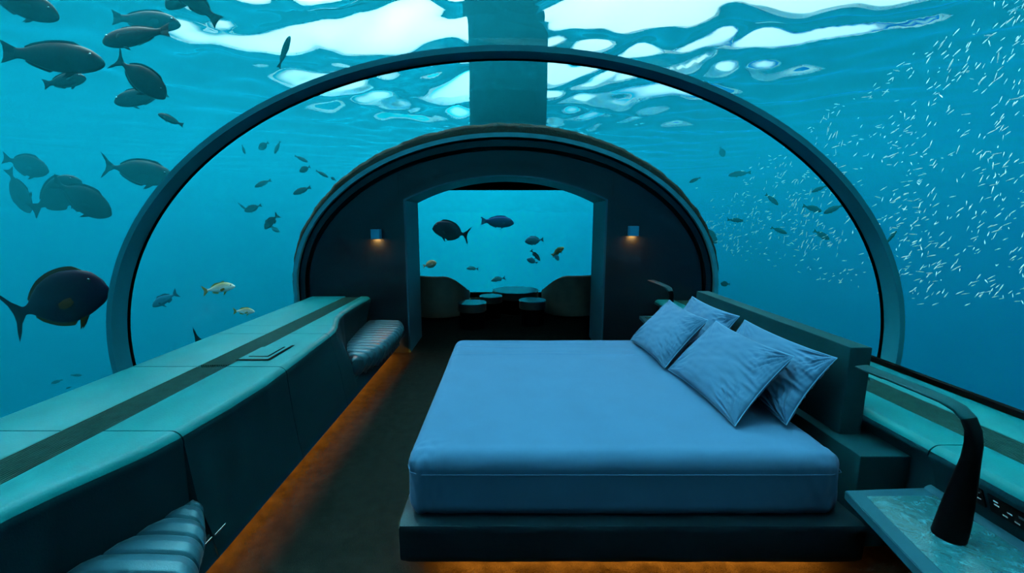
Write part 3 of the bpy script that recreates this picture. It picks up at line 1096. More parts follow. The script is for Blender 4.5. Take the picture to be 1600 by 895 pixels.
# ------------------------------------------------------------------ lounge furniture
def tub_chair(cx, cy_, open_dir, label):
    r = root('tub_chair', label, 'armchair', (cx, cy_, 0), 'tub chairs in the lounge')
    R_, th = 0.52, 0.10
    bm = bmesh.new()
    rings = []
    n = 44
    span = math.radians(262)
    for k in range(n + 1):
        q = k / n * 2 - 1
        a = open_dir + PI + q * span / 2
        hgt = 0.735 - 0.30 * sm(0.40, 1.0, abs(q))
        o_, i_ = R_, R_ - th
        ca, sa = math.cos(a), math.sin(a)
        ring = []
        for (rr, zz) in ((o_ - 0.03, 0.03), (o_ - 0.01, 0.05), (o_, hgt - 0.04), (o_ - 0.012, hgt - 0.012), (o_ - 0.04, hgt), (i_ + 0.03, hgt), (i_, hgt - 0.03), (i_, 0.03)):
            ring.append((cx + rr * ca, cy_ + rr * sa, zz))
        rings.append(ring)
    add_loft(bm, rings)
    add_part('shell', bm, M_CHAIR, r, 40)
    bm = bmesh.new()
    add_lathe(bm, [(0.36, 0.20), (0.40, 0.22), (0.405, 0.36), (0.38, 0.40), (0.2, 0.415), (0, 0.418)], cx, cy_, 40)
    add_part('seat_cushion', bm, M_CHAIR, r, 40)
    bm = bmesh.new()
    add_lathe(bm, [(0.40, 0.0), (0.40, 0.028), (0, 0.029)], cx, cy_, 40)
    add_part('plinth', bm, M_BLACK, r, 40)
    return r


tub_chair(-1.16, 7.33, math.radians(52), 'dark leather tub chair on the bench side of the lounge')
tub_chair(1.17, 7.42, math.radians(128), 'dark leather tub chair on the bed side of the lounge')


def drum(cx, cy_, rad, ztop, skirt, label):
    r = root('side_table', label, 'table', (cx, cy_, 0))
    bm = bmesh.new()
    add_lathe(bm, [(rad - 0.006, ztop - 0.02), (rad, ztop - 0.014), (rad, ztop - 0.004), (rad - 0.005, ztop), (0, ztop)], cx, cy_, 56)
    add_part('tabletop', bm, M_TABLETOP, r, 30)
    bm = bmesh.new()
    add_lathe(bm, [(rad - 0.01, ztop - skirt), (rad - 0.006, ztop - skirt + 0.004), (rad - 0.006, ztop - 0.0205), (0, ztop - 0.0205)], cx, cy_, 56)
    add_part('skirt', bm, M_SKIRT, r, 30)
    bm = bmesh.new()
    add_lathe(bm, [(rad * 0.84, 0.0), (rad * 0.86, 0.012), (rad * 0.86, ztop - skirt - 0.004), (rad * 0.84, ztop - skirt), (0, ztop - skirt + 0.0001)], cx, cy_, 40)
    add_part('pedestal', bm, M_BLACK, r, 30)
    return r


drum(0.18, 7.56, 0.43, 0.40, 0.13, 'largest round low table in the middle of the lounge window')
drum(-0.52, 6.36, 0.225, 0.40, 0.13, 'small round low table by the bench side tub chair')
drum(0.432, 6.56, 0.220, 0.40, 0.13, 'small round low table by the bed side tub chair')
drum(-0.255, 7.02, 0.20, 0.385, 0.11, 'round low table half hidden between two other tables')
# ------------------------------------------------------------------ fish
def fish_mat(name, back, belly, spots=0.0, rough=0.5):
    """Body colour shading from back to belly, with fine speckle."""
    m, nt, out = new_mat(name)
    b = N(nt, 'ShaderNodeBsdfPrincipled', Roughness=rough)
    b.inputs['Specular IOR Level'].default_value = 0.015
    tc = N(nt, 'ShaderNodeTexCoord')
    sz = N(nt, 'ShaderNodeSeparateXYZ')
    nt.links.new(tc.outputs['Object'], sz.inputs[0])
    mr = N(nt, 'ShaderNodeMapRange')
    mr.inputs['From Min'].default_value = -0.10
    mr.inputs['From Max'].default_value = 0.16
    nt.links.new(sz.outputs['Z'], mr.inputs['Value'])
    n = N(nt, 'ShaderNodeTexNoise', Scale=40.0, Detail=3.0)
    nt.links.new(tc.outputs['Object'], n.inputs['Vector'])
    ad = N(nt, 'ShaderNodeMath', operation='MULTIPLY_ADD')
    ad.inputs[1].default_value = 0.35
    nt.links.new(n.outputs['Fac'], ad.inputs[0])
    sb = N(nt, 'ShaderNodeMath', operation='SUBTRACT')
    nt.links.new(mr.outputs[0], ad.inputs[2])
    nt.links.new(ad.outputs[0], sb.inputs[0])
    sb.inputs[1].default_value = 0.17
    r = ramp(nt, sb.outputs[0], [(0.25, belly), (0.80, back)])
    nt.links.new(r.outputs[0], b.inputs['Base Color'])
    nt.links.new(b.outputs[0], out.inputs[0])
    return m


F_DARK = fish_mat('dark_fish', (0.0002, 0.0009, 0.0016), (0.0006, 0.0022, 0.0036))
F_NAVY = fish_mat('navy_fish', (0.0014, 0.0019, 0.0075), (0.0022, 0.0032, 0.0115))
F_TRIM = fish_mat('amber_fin', (0.014, 0.0105, 0.0010), (0.020, 0.0145, 0.0012))
F_NAVYFIN = fish_mat('navy_fin', (0.0008, 0.0024, 0.0060), (0.0012, 0.003, 0.0080))
F_BLUE = fish_mat('blue_fish', (0.0015, 0.016, 0.070), (0.002, 0.030, 0.12))
F_BLUEFIN = fish_mat('pale_blue_fin', (0.008, 0.09, 0.19), (0.008, 0.10, 0.20))
F_SILVER = fish_mat('silver_snapper', (0.12, 0.125, 0.06), (0.46, 0.50, 0.48))
F_YELLOW = fish_mat('yellow_fin', (0.11, 0.095, 0.004), (0.12, 0.10, 0.004))
F_GREY = fish_mat('blue_grey_fish', (0.006, 0.055, 0.100), (0.012, 0.085, 0.140))
F_GREYFIN = fish_mat('blue_grey_fin', (0.006, 0.034, 0.062), (0.006, 0.034, 0.062))
F_PALE = fish_mat('pale_fish', (0.22, 0.19, 0.11), (0.30, 0.27, 0.16))
F_TEAL = fish_mat('striped_pale_fish', (0.004, 0.05, 0.062), (0.03, 0.17, 0.19))
F_LIME = fish_mat('lime_fish', (0.010, 0.030, 0.012), (0.13, 0.15, 0.05))
F_EYE = surf('fish_eye', (0.002, 0.002, 0.003), rough=0.15, var=0.0)
F_EYEW = surf('fish_eye_pale', (0.06, 0.07, 0.06), rough=0.2, var=0.0)
F_SLIVER = surf('silver_scales', (0.42, 0.46, 0.46), rough=0.35, metal=0.2, spec=0.5, var=0.1)

# outline of each kind, unit length nose to tail tip, +x the nose: (x, top, bottom, half width)
KINDS = {
    'surgeon': dict(body=[(0.50, -0.012, -0.040, 0.009), (0.488, 0.020, -0.062, 0.022), (0.462, 0.084, -0.082, 0.042), (0.405, 0.150, -0.122, 0.066),
                          (0.30, 0.195, -0.160, 0.082), (0.18, 0.218, -0.190, 0.088), (0.05, 0.212, -0.196, 0.082), (-0.08, 0.175, -0.165, 0.066),
                          (-0.18, 0.112, -0.108, 0.045), (-0.26, 0.050, -0.050, 0.025), (-0.31, 0.034, -0.034, 0.016), (-0.345, 0.040, -0.040, 0.010)],
                    tail=[(-0.325, 0.036), (-0.40, 0.095), (-0.455, 0.165), (-0.52, 0.215), (-0.485, 0.150), (-0.445, 0.075), (-0.43, 0.0), (-0.44, -0.075), (-0.475, -0.150), (-0.50, -0.235), (-0.44, -0.165), (-0.395, -0.095), (-0.325, -0.036)],
                    dorsal=(0.34, -0.235, 0.030), anal=(0.10, -0.235, 0.030), pect=(0.22, -0.03, 0.125), pelvic=(0.20, 0.09)),
    'parrot': dict(body=[(0.50, 0.000, -0.022, 0.010), (0.485, 0.030, -0.045, 0.026), (0.45, 0.066, -0.072, 0.044), (0.38, 0.108, -0.102, 0.060),
                         (0.27, 0.138, -0.130, 0.070), (0.12, 0.146, -0.142, 0.072), (-0.03, 0.130, -0.132, 0.062), (-0.16, 0.095, -0.096, 0.046),
                         (-0.26, 0.060, -0.058, 0.028), (-0.32, 0.050, -0.050, 0.018), (-0.36, 0.054, -0.054, 0.010)],
                   tail=[(-0.34, 0.050), (-0.40, 0.075), (-0.47, 0.105), (-0.50, 0.112), (-0.475, 0.055), (-0.47, 0.0), (-0.475, -0.055), (-0.50, -0.112), (-0.47, -0.105), (-0.40, -0.075), (-0.34, -0.050)],
                   dorsal=(0.28, -0.25, 0.024), anal=(0.0, -0.25, 0.022), pect=(0.24, -0.01, 0.11), pelvic=(0.20, 0.055)),
    'snapper': dict(body=[(0.50, -0.015, -0.035, 0.010), (0.48, 0.015, -0.055, 0.026), (0.43, 0.062, -0.080, 0.044), (0.35, 0.110, -0.105, 0.060),
                          (0.24, 0.145, -0.125, 0.070), (0.10, 0.150, -0.128, 0.068), (-0.05, 0.120, -0.105, 0.056), (-0.17, 0.078, -0.072, 0.038),
                          (-0.25, 0.044, -0.042, 0.022), (-0.30, 0.036, -0.034, 0.014), (-0.34, 0.042, -0.040, 0.010)],
                    tail=[(-0.32, 0.038), (-0.39, 0.088), (-0.46, 0.140), (-0.505, 0.165), (-0.475, 0.085), (-0.445, 0.0), (-0.475, -0.085), (-0.505, -0.160), (-0.46, -0.135), (-0.39, -0.085), (-0.32, -0.036)],
                    dorsal=(0.24, -0.22, 0.050), anal=(-0.02, -0.20, 0.055), pect=(0.22, -0.03, 0.13), pelvic=(0.20, 0.10)),
    'oval': dict(body=[(0.50, 0.005, -0.020, 0.010), (0.48, 0.050, -0.060, 0.026), (0.44, 0.105, -0.105, 0.045), (0.36, 0.170, -0.165, 0.062),
                       (0.24, 0.215, -0.212, 0.072), (0.10, 0.225, -0.225, 0.072), (-0.04, 0.195, -0.198, 0.060), (-0.16, 0.130, -0.135, 0.042),
                       (-0.25, 0.062, -0.066, 0.024), (-0.31, 0.042, -0.042, 0.014), (-0.35, 0.048, -0.048, 0.010)],
                 tail=[(-0.33, 0.046), (-0.40, 0.082), (-0.47, 0.125), (-0.50, 0.135), (-0.47, 0.06), (-0.46, 0.0), (-0.47, -0.06), (-0.50, -0.135), (-0.47, -0.125), (-0.40, -0.082), (-0.33, -0.046)],
                 dorsal=(0.26, -0.24, 0.035), anal=(0.06, -0.24, 0.035), pect=(0.22, -0.02, 0.12), pelvic=(0.20, 0.08)),
}


def spline(xs, ys, x):
    """Catmull-Rom through (xs, ys); xs falling."""
    i = 0
    while i < len(xs) - 2 and x < xs[i + 1]:
        i += 1
    t = (xs[i] - x) / (xs[i] - xs[i + 1])
    p0, p1, p2, p3 = ys[max(i - 1, 0)], ys[i], ys[i + 1], ys[min(i + 2, len(ys) - 1)]
    return 0.5 * (2 * p1 + (p2 - p0) * t + (2 * p0 - 5 * p1 + 4 * p2 - p3) * t * t + (3 * p1 - p0 - 3 * p2 + p3) * t ** 3)


def prof_at(kind, x):
    P = KINDS[kind]['body']
    xs = [p[0] for p in P]
    return [spline(xs, [p[k] for p in P], x) for k in (1, 2, 3)]


def fish_body(bm, kind, nst=30, seg=20):
    rings = []
    x0, x1 = KINDS[kind]['body'][0][0], KINDS[kind]['body'][-1][0]
    for i in range(nst + 1):
        t = i / nst
        x = x0 + (x1 - x0) * t ** 1.15
        top, bot, w = prof_at(kind, x)
        c, hh = (top + bot) / 2, max(0.002, (top - bot) / 2)
        w = max(0.002, w)
        rings.append([(x, w * math.copysign(abs(math.cos(a)) ** 1.1, math.cos(a)), c + hh * math.sin(a)) for a in [2 * PI * k / seg for k in range(seg)]])
    add_loft(bm, rings)


def fin_plate(bm, outline, th=0.007, y=0.0):
    """A fin: a thin blade with real thickness, tapering to its rim."""
    n = len(outline)
    cx_, cz_ = sum(p[0] for p in outline) / n, sum(p[1] for p in outline) / n
    rim = [bm.verts.new((p[0], y, p[1])) for p in outline]
    for s in (1, -1):
        mid = [bm.verts.new((cx_ + (p[0] - cx_) * 0.72, y + s * th / 2, cz_ + (p[1] - cz_) * 0.72)) for p in outline]
        for i in range(n):
            j = (i + 1) % n
            bm.faces.new((rim[i], rim[j], mid[j], mid[i]))
        bm.faces.new(mid)


def fin_tail(bm, kind):
    pts = KINDS[kind]['tail']
    # blade built in two lobes so that the fork stays open
    n = len(pts)
    half = n // 2
    th = 0.008
    up_, lo = pts[:half + 1], pts[half:]
    hub = (-0.315, 0.0)
    for lobe in (up_ + [hub], lo + [hub]):
        fin_plate(bm, lobe, th)


def fin_strip(bm, kind, which):
    xa, xb, hgt = KINDS[kind][which]
    s = 1 if which == 'dorsal' else -1
    n = 16
    up_, dn = [], []
    for i in range(n + 1):
        t = i / n
        x = xa + (xb - xa) * t
        top, bot, w = prof_at(kind, x)
        edge = top if s > 0 else bot
        rise = hgt * min(1, t / 0.12) * (1.0 if t < 0.9 else 1 - 0.5 * (t - 0.9) / 0.1)
        if kind == 'snapper' and which == 'dorsal':
            rise *= 0.75 + 0.25 * math.cos(t * PI * 3)
        up_.append((x - 0.012 * t, edge + s * rise))
        dn.append((x, edge - s * 0.02))
    th = 0.008
    rows = []
    for (u, d) in zip(up_, dn):
        rows.append([(d[0], th / 2, d[1]), (u[0], 0.0015, u[1]), (u[0], -0.0015, u[1]), (d[0], -th / 2, d[1])])
    add_loft(bm, rows)


def fin_pect(bm, kind, side_):
    x, z, ln = KINDS[kind]['pect']
    w = prof_at(kind, x)[2]
    base = Vector((x, side_ * w * 0.92, z))
    pts = [(0, 0.022), (-0.4, 0.036), (-0.85, 0.030), (-1.0, 0.0), (-0.8, -0.032), (-0.4, -0.034), (0, -0.022)]
    rim, mid = [], {1: [], -1: []}
    ax = Vector((-0.86, side_ * 0.35, -0.30)).normalized()
    upv = Vector((-0.25, 0.1 * side_, 0.95)).normalized()
    nn = ax.cross(upv).normalized()
    th = 0.004
    for (a, b_) in pts:
        rim.append(bm.verts.new(base + ax * (-a * ln) + upv * b_))
    for s in (1, -1):
        mid[s] = [bm.verts.new(base + ax * (-(a - 0.0) * ln * 0.8 + 0.1 * ln) + upv * b_ * 0.7 + nn * s * th) for (a, b_) in pts]
        for i in range(len(pts)):
            j = (i + 1) % len(pts)
            bm.faces.new((rim[i], rim[j], mid[s][j], mid[s][i]))
        bm.faces.new(mid[s])


def fin_pelvic(bm, kind):
    x, ln = KINDS[kind]['pelvic']
    bot = prof_at(kind, x)[1]
    for s in (1, -1):
        fin_plate(bm, [(x + 0.03, bot + 0.02), (x - 0.05, bot + 0.018), (x - 0.085, bot - ln * 0.55), (x - 0.105, bot - ln), (x - 0.05, bot - ln * 0.6)], 0.006, s * 0.012)


MESHES = {}


def fish_mesh(key, build):
    if key not in MESHES:
        bm = bmesh.new()
        build(bm)
        bmesh.ops.recalc_face_normals(bm, faces=bm.faces[:])
        me = bpy.data.meshes.new(key)
        for f in bm.faces:
            f.smooth = True
        for e in bm.edges:
            if len(e.link_faces) == 2 and e.calc_face_angle(0) > 0.9:
                e.smooth = False
        bm.to_mesh(me)
        bm.free()
        MESHES[key] = me
    return MESHES[key]


def small_mesh(kind, body_m, fin_m):
    """One joined mesh for fish too small in view to show their parts."""
    key = 'small_' + kind + body_m.name
    if key not in MESHES:
        bm = bmesh.new()
        fish_body(bm, kind, 18, 12)
        nb = len(bm.faces)
        fin_tail(bm, kind)
        fin_strip(bm, kind, 'dorsal')
        fin_strip(bm, kind, 'anal')
        fin_pelvic(bm, kind)
        for s in (1, -1):
            fin_pect(bm, kind, s)
        bm.faces.ensure_lookup_table()
        for f in bm.faces[nb:]:
            f.material_index = 1
        bmesh.ops.recalc_face_normals(bm, faces=bm.faces[:])
        me = bpy.data.meshes.new(key)
        for f in bm.faces:
            f.smooth = True
        bm.to_mesh(me)
        bm.free()
        me.materials.append(body_m)
        me.materials.append(fin_m)
        MESHES[key] = me
    return MESHES[key]


def dry(p):
    """True inside the rooms."""
    if p.z > 4.8:
        return True
    if p.y < 5.6:
        return (p.x / 2.80) ** 2 + ((p.z - 0.81) / 2.08) ** 2 < 1
    return p.y < 9.35 and (p.x / 3.25) ** 2 + ((p.z - 0.825) / 2.3) ** 2 < 1


def fish(name, label, head, tail, y, kind='surgeon', body=None, fin=None, trim=None, tall=1.0, wide=1.0, turn=0.0, roll=0.0, small=False, flip=False, eye=None):
    """A fish whose nose and tail lie on the given sight lines at distance y; turn swings the nose away (+) or nearer (-)."""
    body = body or F_DARK
    fin = fin or body
    trim = trim or fin
    h_, t_ = at_y(head[0], head[1], y + turn), at_y(tail[0], tail[1], y - turn)
    d = h_ - t_
    ln = d.length
    d.normalize()
    up_ = Vector((0, 0, 1)) if abs(d.z) < 0.93 else Vector((0.6, 0, 0.3)) if d.x <= 0 else Vector((-0.6, 0, 0.3))
    zz = (up_ - d * up_.dot(d)).normalized()
    yy = zz.cross(d)
    if roll:
        q = Matrix.Rotation(roll, 3, d)
        zz, yy = q @ zz, q @ yy
    if flip:
        zz, yy = -zz, -yy
    M = Matrix((d, yy, zz)).transposed().to_4x4()
    M.translation = (h_ + t_) / 2
    M = M @ Matrix.Diagonal((ln, ln * wide, ln * tall, 1))
    for p in ((h_ + t_) / 2, h_, t_):
        if dry(p):
            print('DRY FISH', label, [round(c, 2) for c in p])
    if small:
        o = bpy.data.objects.new(name, small_mesh(kind, body, fin))
        COL.objects.link(o)
        o.matrix_world = M
        tag(o, label, 'fish')
        return o
    bmsh = fish_mesh('body_' + kind + body.name, lambda bm: fish_body(bm, kind))
    if not bmsh.materials:
        bmsh.materials.append(body)
    o = bpy.data.objects.new(name, bmsh)
    COL.objects.link(o)
    o.matrix_world = M
    tag(o, label, 'fish')

    def part(nm, key, build, mat):
        me = fish_mesh(key + mat.name, build)
        if not me.materials:
            me.materials.append(mat)
        c = bpy.data.objects.new(nm, me)
        COL.objects.link(c)
        c.parent = o
        return c
    part('tail_fin', 'tail_' + kind, lambda bm: fin_tail(bm, kind), fin)
    part('dorsal_fin', 'dorsal_' + kind, lambda bm: fin_strip(bm, kind, 'dorsal'), trim)
    part('anal_fin', 'anal_' + kind, lambda bm: fin_strip(bm, kind, 'anal'), trim)
    part('pelvic_fin', 'pelvic_' + kind, lambda bm: fin_pelvic(bm, kind), trim)
    for s in (1, -1):
        part('pectoral_fin', 'pect_%s_%d' % (kind, s), lambda bm: fin_pect(bm, kind, s), trim)

        def eyeb(bm):
            x = 0.405
            top, bot, w = prof_at(kind, x)
            z = (top + bot) / 2 + (top - bot) * 0.24
            bmesh.ops.create_uvsphere(bm, u_segments=14, v_segments=10, radius=0.019,
                                      matrix=Matrix.Translation((x, s * w * 0.80, z)) @ Matrix.Diagonal((1, 0.5, 1, 1)))
        part('eye', 'eye_%s_%d' % (kind, s), eyeb, eye or F_EYE)
    return o


D, G, NV = F_DARK, F_GREY, F_NAVY
# --- by the bench side, close to the glass
fish('surgeonfish', 'big navy surgeonfish with amber fin edges just outside the near bay', (168, 447), (10, 494), 2.75, 'surgeon', NV, F_NAVYFIN, F_TRIM, tall=1.17, turn=0.02)
fish('parrotfish', 'dark fish cut by the top corner of the picture above the bench side', (92, 27), (-34, -22), 3.2, 'parrot', D, tall=1.12)
fish('parrotfish', 'dark fish at the very top, half out of the picture, its tail hanging down', (262, -38), (343, 36), 3.6, 'parrot', D, tall=1.05)
fish('parrotfish', 'dark fish showing only its head beside the one with a hanging tail at the top', (259, 12), (345, -50), 3.9, 'parrot', D, tall=1.0)
fish('parrotfish', 'dark fish swimming behind the slim one near the top, its tail on the outer side', (282, 38), (174, 27), 4.4, 'parrot', D, tall=0.95)
fish('parrotfish', 'slim dark fish heading outwards under the surface glare, in front of another', (161, 66), (266, 46), 3.15, 'parrot', D, tall=1.05, roll=0.3)
fish('parrotfish', 'longest dark fish, speckled, its tail reaching the edge of the picture', (163, 98), (0, 80), 3.1, 'parrot', D, tall=0.95)
fish('parrotfish', 'small dark fish with drooping tail below the longest dark fish', (134, 121), (67, 132), 3.8, 'parrot', D, tall=1.05)
fish('surgeonfish', 'plump dark fish diving steeply, tail up, below the surface glare', (259, 152), (178, 89), 3.5, 'surgeon', D, tall=0.98)
fish('parrotfish', 'dark fish half hidden behind the plump diving one', (179, 160), (262, 142), 4.5, 'parrot', D, tall=1.0)
fish('parrotfish', 'small slim dark fish slanting down alone under the plump diving one', (247, 178), (287, 196), 4.6, 'parrot', D, tall=0.85, small=True)
fish('surgeonfish', 'hazy grey fish swimming alone above the slope of the steel rib', (272, 280), (158, 257), 5.6, 'surgeon', D, tall=0.80)
fish('surgeonfish', 'hazy round fish at the outer top of a cluster of four', (76, 268), (3, 246), 6.3, 'oval', D, tall=1.0)
fish('surgeonfish', 'hazy fish pointing down at the outer bottom of a cluster of four', (46, 333), (12, 262), 6.6, 'oval', D, tall=0.85)
fish('surgeonfish', 'hazy round fish in the middle of a cluster of four', (126, 281), (48, 330), 5.7, 'oval', D, tall=1.02)
fish('surgeonfish', 'darkest round fish at the inner end of a cluster of four', (174, 336), (80, 282), 5.2, 'oval', D, tall=0.95)
fish('reef_fish', 'dark swimmer seen from below, nose up, with spread side fins above the rib', (453, 56), (435, 107), 4.6, 'parrot', D, tall=0.62, roll=1.2)
fish('bream', 'pale blue grey fish with its tail up just inside the rib', (238, 478), (278, 457), 5.2, 'snapper', G, F_GREYFIN, F_GREYFIN, tall=1.05)
fish('snapper', 'larger white snapper with yellow tail above the console', (367, 446), (316, 455), 5.0, 'snapper', F_SILVER, F_YELLOW, F_YELLOW, tall=1.0)
fish('snapper', 'smaller white snapper with yellow tail, nearer the end wall', (398, 486), (364, 486), 5.3, 'snapper', F_SILVER, F_YELLOW, F_YELLOW, tall=1.05)
fish('surgeonfish', 'dark fish mostly hidden behind the console, only a pointed tail lobe showing', (266, 604), (317, 523), 4.2, 'surgeon', D, tall=0.85)
for lab, hd, tl in (('tiny faint fish, lowest of three over the console', (103, 607), (112, 604)),
                    ('tiny faint fish, outermost of three over the console', (80, 599), (98, 593)),
                    ('tiny faint fish, highest of three over the console', (128, 586), (110, 586))):
    fish('reef_fish', lab, hd, tl, 11.0, 'parrot', D, small=True, tall=0.8)
# --- between the rib and the end wall, bench side
SM = [('small faint fish seen head-on close under the rib', (383, 241), (378, 226), 8.5, 'parrot', 0.9),
      ('small rounded fish with upright tail near the top of the far bay', (404, 233), (420, 222), 8.0, 'oval', 1.1),
      ('small slim fish hanging nose down beside the one with upright tail', (429, 240), (438, 220), 8.3, 'parrot', 0.85),
      ('small slim fish slanting down above a rounded one', (481, 253), (460, 243), 8.2, 'parrot', 0.8),
      ('small rounded fish just under the slanting slim one', (468, 268), (485, 260), 8.0, 'oval', 1.0),
      ('small slim fish slanting towards the end wall flange', (513, 277), (493, 266), 8.6, 'parrot', 0.75),
      ('tiny dark fish touching the outline of the end wall flange', (517, 277), (525, 282), 8.6, 'oval', 1.0),
      ('small slim fish slanting upwards, tail high, in the middle of the bench side bay', (398, 292), (424, 281), 8.0, 'parrot', 0.85),
      ('small spindle shaped fish, tail up, halfway to the end wall', (458, 303), (486, 292), 7.6, 'parrot', 0.95),
      ('small grey fish with a fainter one behind it, below the slim ones', (382, 330), (409, 320), 8.2, 'oval', 0.75),
      ('faint fish behind the small grey one, on its outer side', (385, 328), (372, 317), 10.0, 'parrot', 0.7),
      ('small black fish with a notched fin diving in the bench side bay', (413, 357), (435, 335), 7.0, 'snapper', 1.25),
      ('faint fish just under the diving black one', (437, 362), (421, 354), 10.0, 'oval', 0.8)]
for lab, hd, tl, yy_, kd, ta in SM:
    fish('reef_fish', lab, hd, tl, yy_, kd, D, small=True, tall=ta)
# --- through the lounge window
fish('surgeonfish', 'largest fish in the lounge window, dark navy with a lunate tail', (676, 355), (734, 368), 9.9, 'surgeon', NV, F_NAVYFIN, F_NAVYFIN, tall=1.12)
fish('parrotfish', 'bright blue parrotfish in the upper middle of the lounge window', (803, 348), (751, 345), 10.3, 'parrot', F_BLUE, F_BLUEFIN, F_BLUE, tall=1.15)
fish('surgeonfish', 'teal oval fish, upper one of three dark fish in the lounge window', (820, 377), (850, 374), 10.6, 'oval', G, F_GREYFIN, F_GREYFIN, tall=0.95, small=True)
fish('reef_fish', 'dark slim fish diving between two rounder ones in the lounge window', (844, 407), (829, 390), 10.2, 'snapper', NV, F_NAVYFIN, F_NAVYFIN, tall=0.95, small=True)
fish('surgeonfish', 'grey oval fish under the diving one in the lounge window', (823, 404), (840, 411), 11.0, 'oval', G, F_GREYFIN, F_GREYFIN, tall=0.95, small=True)
fish('reef_fish', 'yellow and white fish on the bed side of the lounge window', (881, 386), (862, 400), 10.2, 'snapper', F_LIME, F_YELLOW, F_LIME, tall=1.25, small=True)
fish('reef_fish', 'grey fish hanging under the yellow and white one in the lounge window', (873, 407), (865, 394), 10.8, 'oval', G, F_GREYFIN, F_GREYFIN, tall=0.9, small=True)
fish('reef_fish', 'cream coloured fish on the bench side of the lounge window', (682, 410), (661, 416), 10.0, 'oval', F_PALE, F_PALE, F_PALE, tall=1.15, small=True)
fish('reef_fish', 'faint striped fish, upper of two low in the lounge window', (729, 419), (748, 420), 11.5, 'snapper', F_TEAL, G, G, tall=1.0, small=True)
fish('reef_fish', 'faint striped fish, lower of two in the lounge window, above the round table', (767, 438), (790, 434), 11.2, 'snapper', F_TEAL, G, G, tall=1.05, small=True)
# --- on the bed side
SM = [('faint dark fish seen end-on high on the bed side', (1131, 245), (1125, 229), 12.0, 'oval', 1.2),
      ('long slim grey fish high on the bed side', (1138, 274), (1174, 269), 10.5, 'parrot', 0.75),
      ('small dark fish near the top edge of the end wall flange', (1077, 285), (1095, 277), 9.5, 'parrot', 0.9),
      ('dark fish with tail up among the first silver fry', (1216, 320), (1196, 303), 9.0, 'parrot', 0.85),
      ('slim dark fish low among the fry near the end wall', (1162, 345), (1136, 343), 10.0, 'parrot', 0.8),
      ('slim dark fish slanting in the dense fry, middle of the bay', (1230, 365), (1204, 355), 9.5, 'parrot', 0.75),
      ('dark fish meeting another nose to tail, outer bay side', (1284, 330), (1254, 321), 8.0, 'parrot', 0.9),
      ('dark fish whose tail reaches the rib on the bed side', (1287, 333), (1318, 320), 7.5, 'parrot', 0.9),
      ('dark fish tilted up above the pair by the rib', (1268, 300), (1292, 290), 8.5, 'parrot', 0.8),
      ('dark fish in the thick of the fry below the pair by the rib', (1296, 374), (1271, 360), 9.0, 'parrot', 0.95),
      ('hazy fish coming out from behind the end wall flange', (1120, 380), (1094, 352), 11.0, 'oval', 0.8),
      ('small black fish just above the far end of the headboard', (1126, 443), (1141, 444), 8.5, 'oval', 1.1),
      ('dark fish among the fry outside the rib', (1401, 360), (1382, 384), 6.5, 'parrot', 0.6)]
for lab, hd, tl, yy_, kd, ta in SM:
    fish('reef_fish', lab, hd, tl, yy_, kd, D, small=True, tall=ta)

# --- the shoal of silver fry
bm = bmesh.new()
prof = [(0.5, 0.004), (0.42, 0.035), (0.28, 0.062), (0.1, 0.075), (-0.1, 0.066), (-0.26, 0.036), (-0.36, 0.016)]
add_loft(bm, [[(x, 0.55 * h_ * math.cos(a), h_ * math.sin(a)) for a in [2 * PI * k / 6 for k in range(6)]] for x, h_ in prof])
fin_plate(bm, [(-0.34, 0.014), (-0.5, 0.07), (-0.44, 0.0), (-0.34, -0.0)], 0.02)
fin_plate(bm, [(-0.34, 0.0), (-0.44, 0.0), (-0.5, -0.07), (-0.34, -0.014)], 0.02)
bmesh.ops.recalc_face_normals(bm, faces=bm.faces[:])
fry_me = bpy.data.meshes.new('silver_fry')
for f in bm.faces:
    f.smooth = True
bm.to_mesh(fry_me)
bm.free()
fry_me.materials.append(F_SLIVER)

rnd = random.Random(11)


def shoal_point():
    """A place in the shoal: a band that starts by the end wall and widens and nears the camera outwards."""
    while True:
        x = 1085 + (1640 - 1085) * rnd.random() ** 0.80
        t = (x - 1085) / 515.0
        lo = interp(x, [1085, 1130, 1200, 1300, 1400, 1500, 1600, 1650], [330, 392, 415, 440, 462, 472, 470, 470])
        hi = interp(x, [1085, 1130, 1200, 1300, 1400, 1500, 1600, 1650], [280, 285, 240, 170, 100, 40, -10, -20])
        v = rnd.random()
        # denser along the lower edge, thinner above
        if rnd.random() > 0.22 + 0.78 * v ** 2.2 * (1.0 if t < 0.72 else 0.75) + 0.25 * t:
            continue
        py = hi + (lo - hi) * v + rnd.gauss(0, 5)
        n = noise.noise(Vector((x * 0.013, py * 0.016, 2.0)))
        if n < -0.12 and rnd.random() < 0.75:
            continue
        y = interp(x, [1085, 1150, 1250, 1350, 1450, 1600], [11.0, 9.5, 7.2, 5.6, 4.7, 3.9]) * (0.85 + 0.4 * rnd.random())
        p = at_y(x, py, y)
        if dry(p):
            continue
        return x, py, p


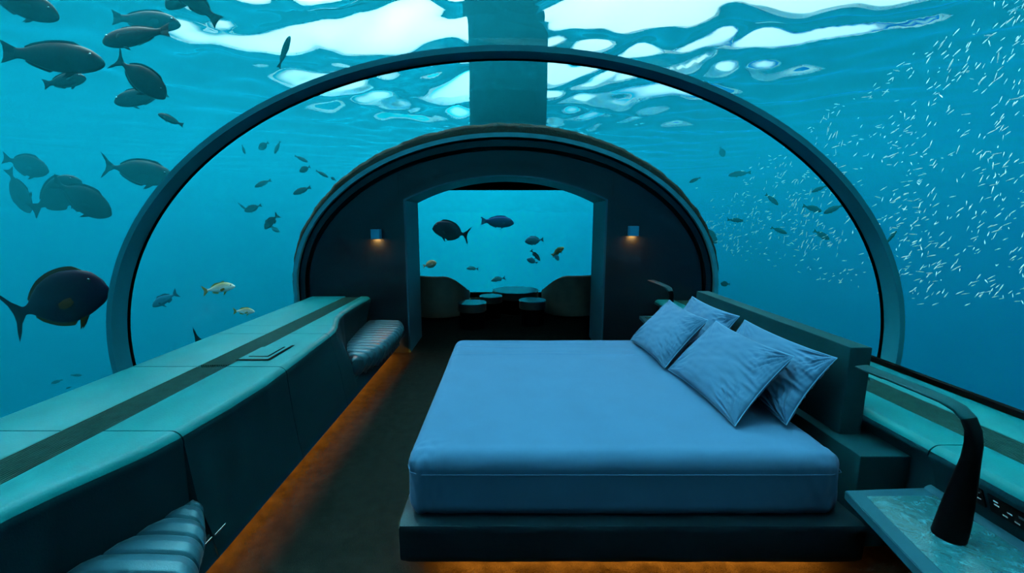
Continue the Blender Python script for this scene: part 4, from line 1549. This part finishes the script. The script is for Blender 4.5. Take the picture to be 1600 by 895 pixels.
fry, spots = [], []
others = [o.matrix_world.translation.copy() for o in COL.objects if o.get('category') == 'fish']
for k in range(1700):
    x, py, p = shoal_point()
    if any((q - p).length < 0.35 for q in others) or any((q - p).length < 0.13 for q in spots):
        continue
    spots.append(p)
    t = min(1, max(0, (x - 1085) / 515.0))
    ang = math.radians(rnd.gauss(12 + 26 * sm(0.25, 0.9, t) * (1.25 - py / 480.0 * 0.8), 16))
    if t < 0.45 and rnd.random() < 0.45:
        ang = math.radians(rnd.gauss(65, 18)) if py < 400 else math.radians(rnd.gauss(-15, 18))
    yaw = rnd.gauss(0.35, 0.3)
    d = Vector((math.cos(ang) * math.cos(yaw), math.cos(ang) * math.sin(yaw), math.sin(ang)))
    if rnd.random() < 0.5:
        d = -d
    zz = (Vector((0, 0, 1)) - d * d.z).normalized()
    ln = rnd.uniform(0.062, 0.105)
    M = Matrix((d, zz.cross(d), zz)).transposed().to_4x4()
    M.translation = p
    M = M @ Matrix.Diagonal((ln, ln * 0.9, ln * 0.85, 1))
    px = 650 * ln / max(1.0, p.y)
    fry.append((px, M))
fry.sort(key=lambda q: -q[0])
for px, M in fry[:300]:
    o = bpy.data.objects.new('silver_fry', fry_me)
    COL.objects.link(o)
    o.matrix_world = M
    tag(o, 'slender silver fry of the shoal streaming past the bed side of the vault', 'fish', 'silver fry in the shoal')
nv = len(fry_me.vertices)
co = np.empty(nv * 3)
fry_me.vertices.foreach_get('co', co)
co = np.c_[co.reshape(-1, 3), np.ones(nv)]
polys = [tuple(p.vertices) for p in fry_me.polygons]
V, Fc = [], []
for px, M in fry[300:]:
    base = len(V)
    V += (co @ np.array(M).T)[:, :3].tolist()
    Fc += [tuple(base + i for i in p) for p in polys]
me = bpy.data.meshes.new('fry_shoal')
me.from_pydata(V, [], Fc)
me.polygons.foreach_set('use_smooth', [True] * len(me.polygons))
o = link_mesh('fry_shoal', me, F_SLIVER)
tag(o, 'distant mass of tiny silver fry behind the nearer ones', 'fish', None, 'stuff')
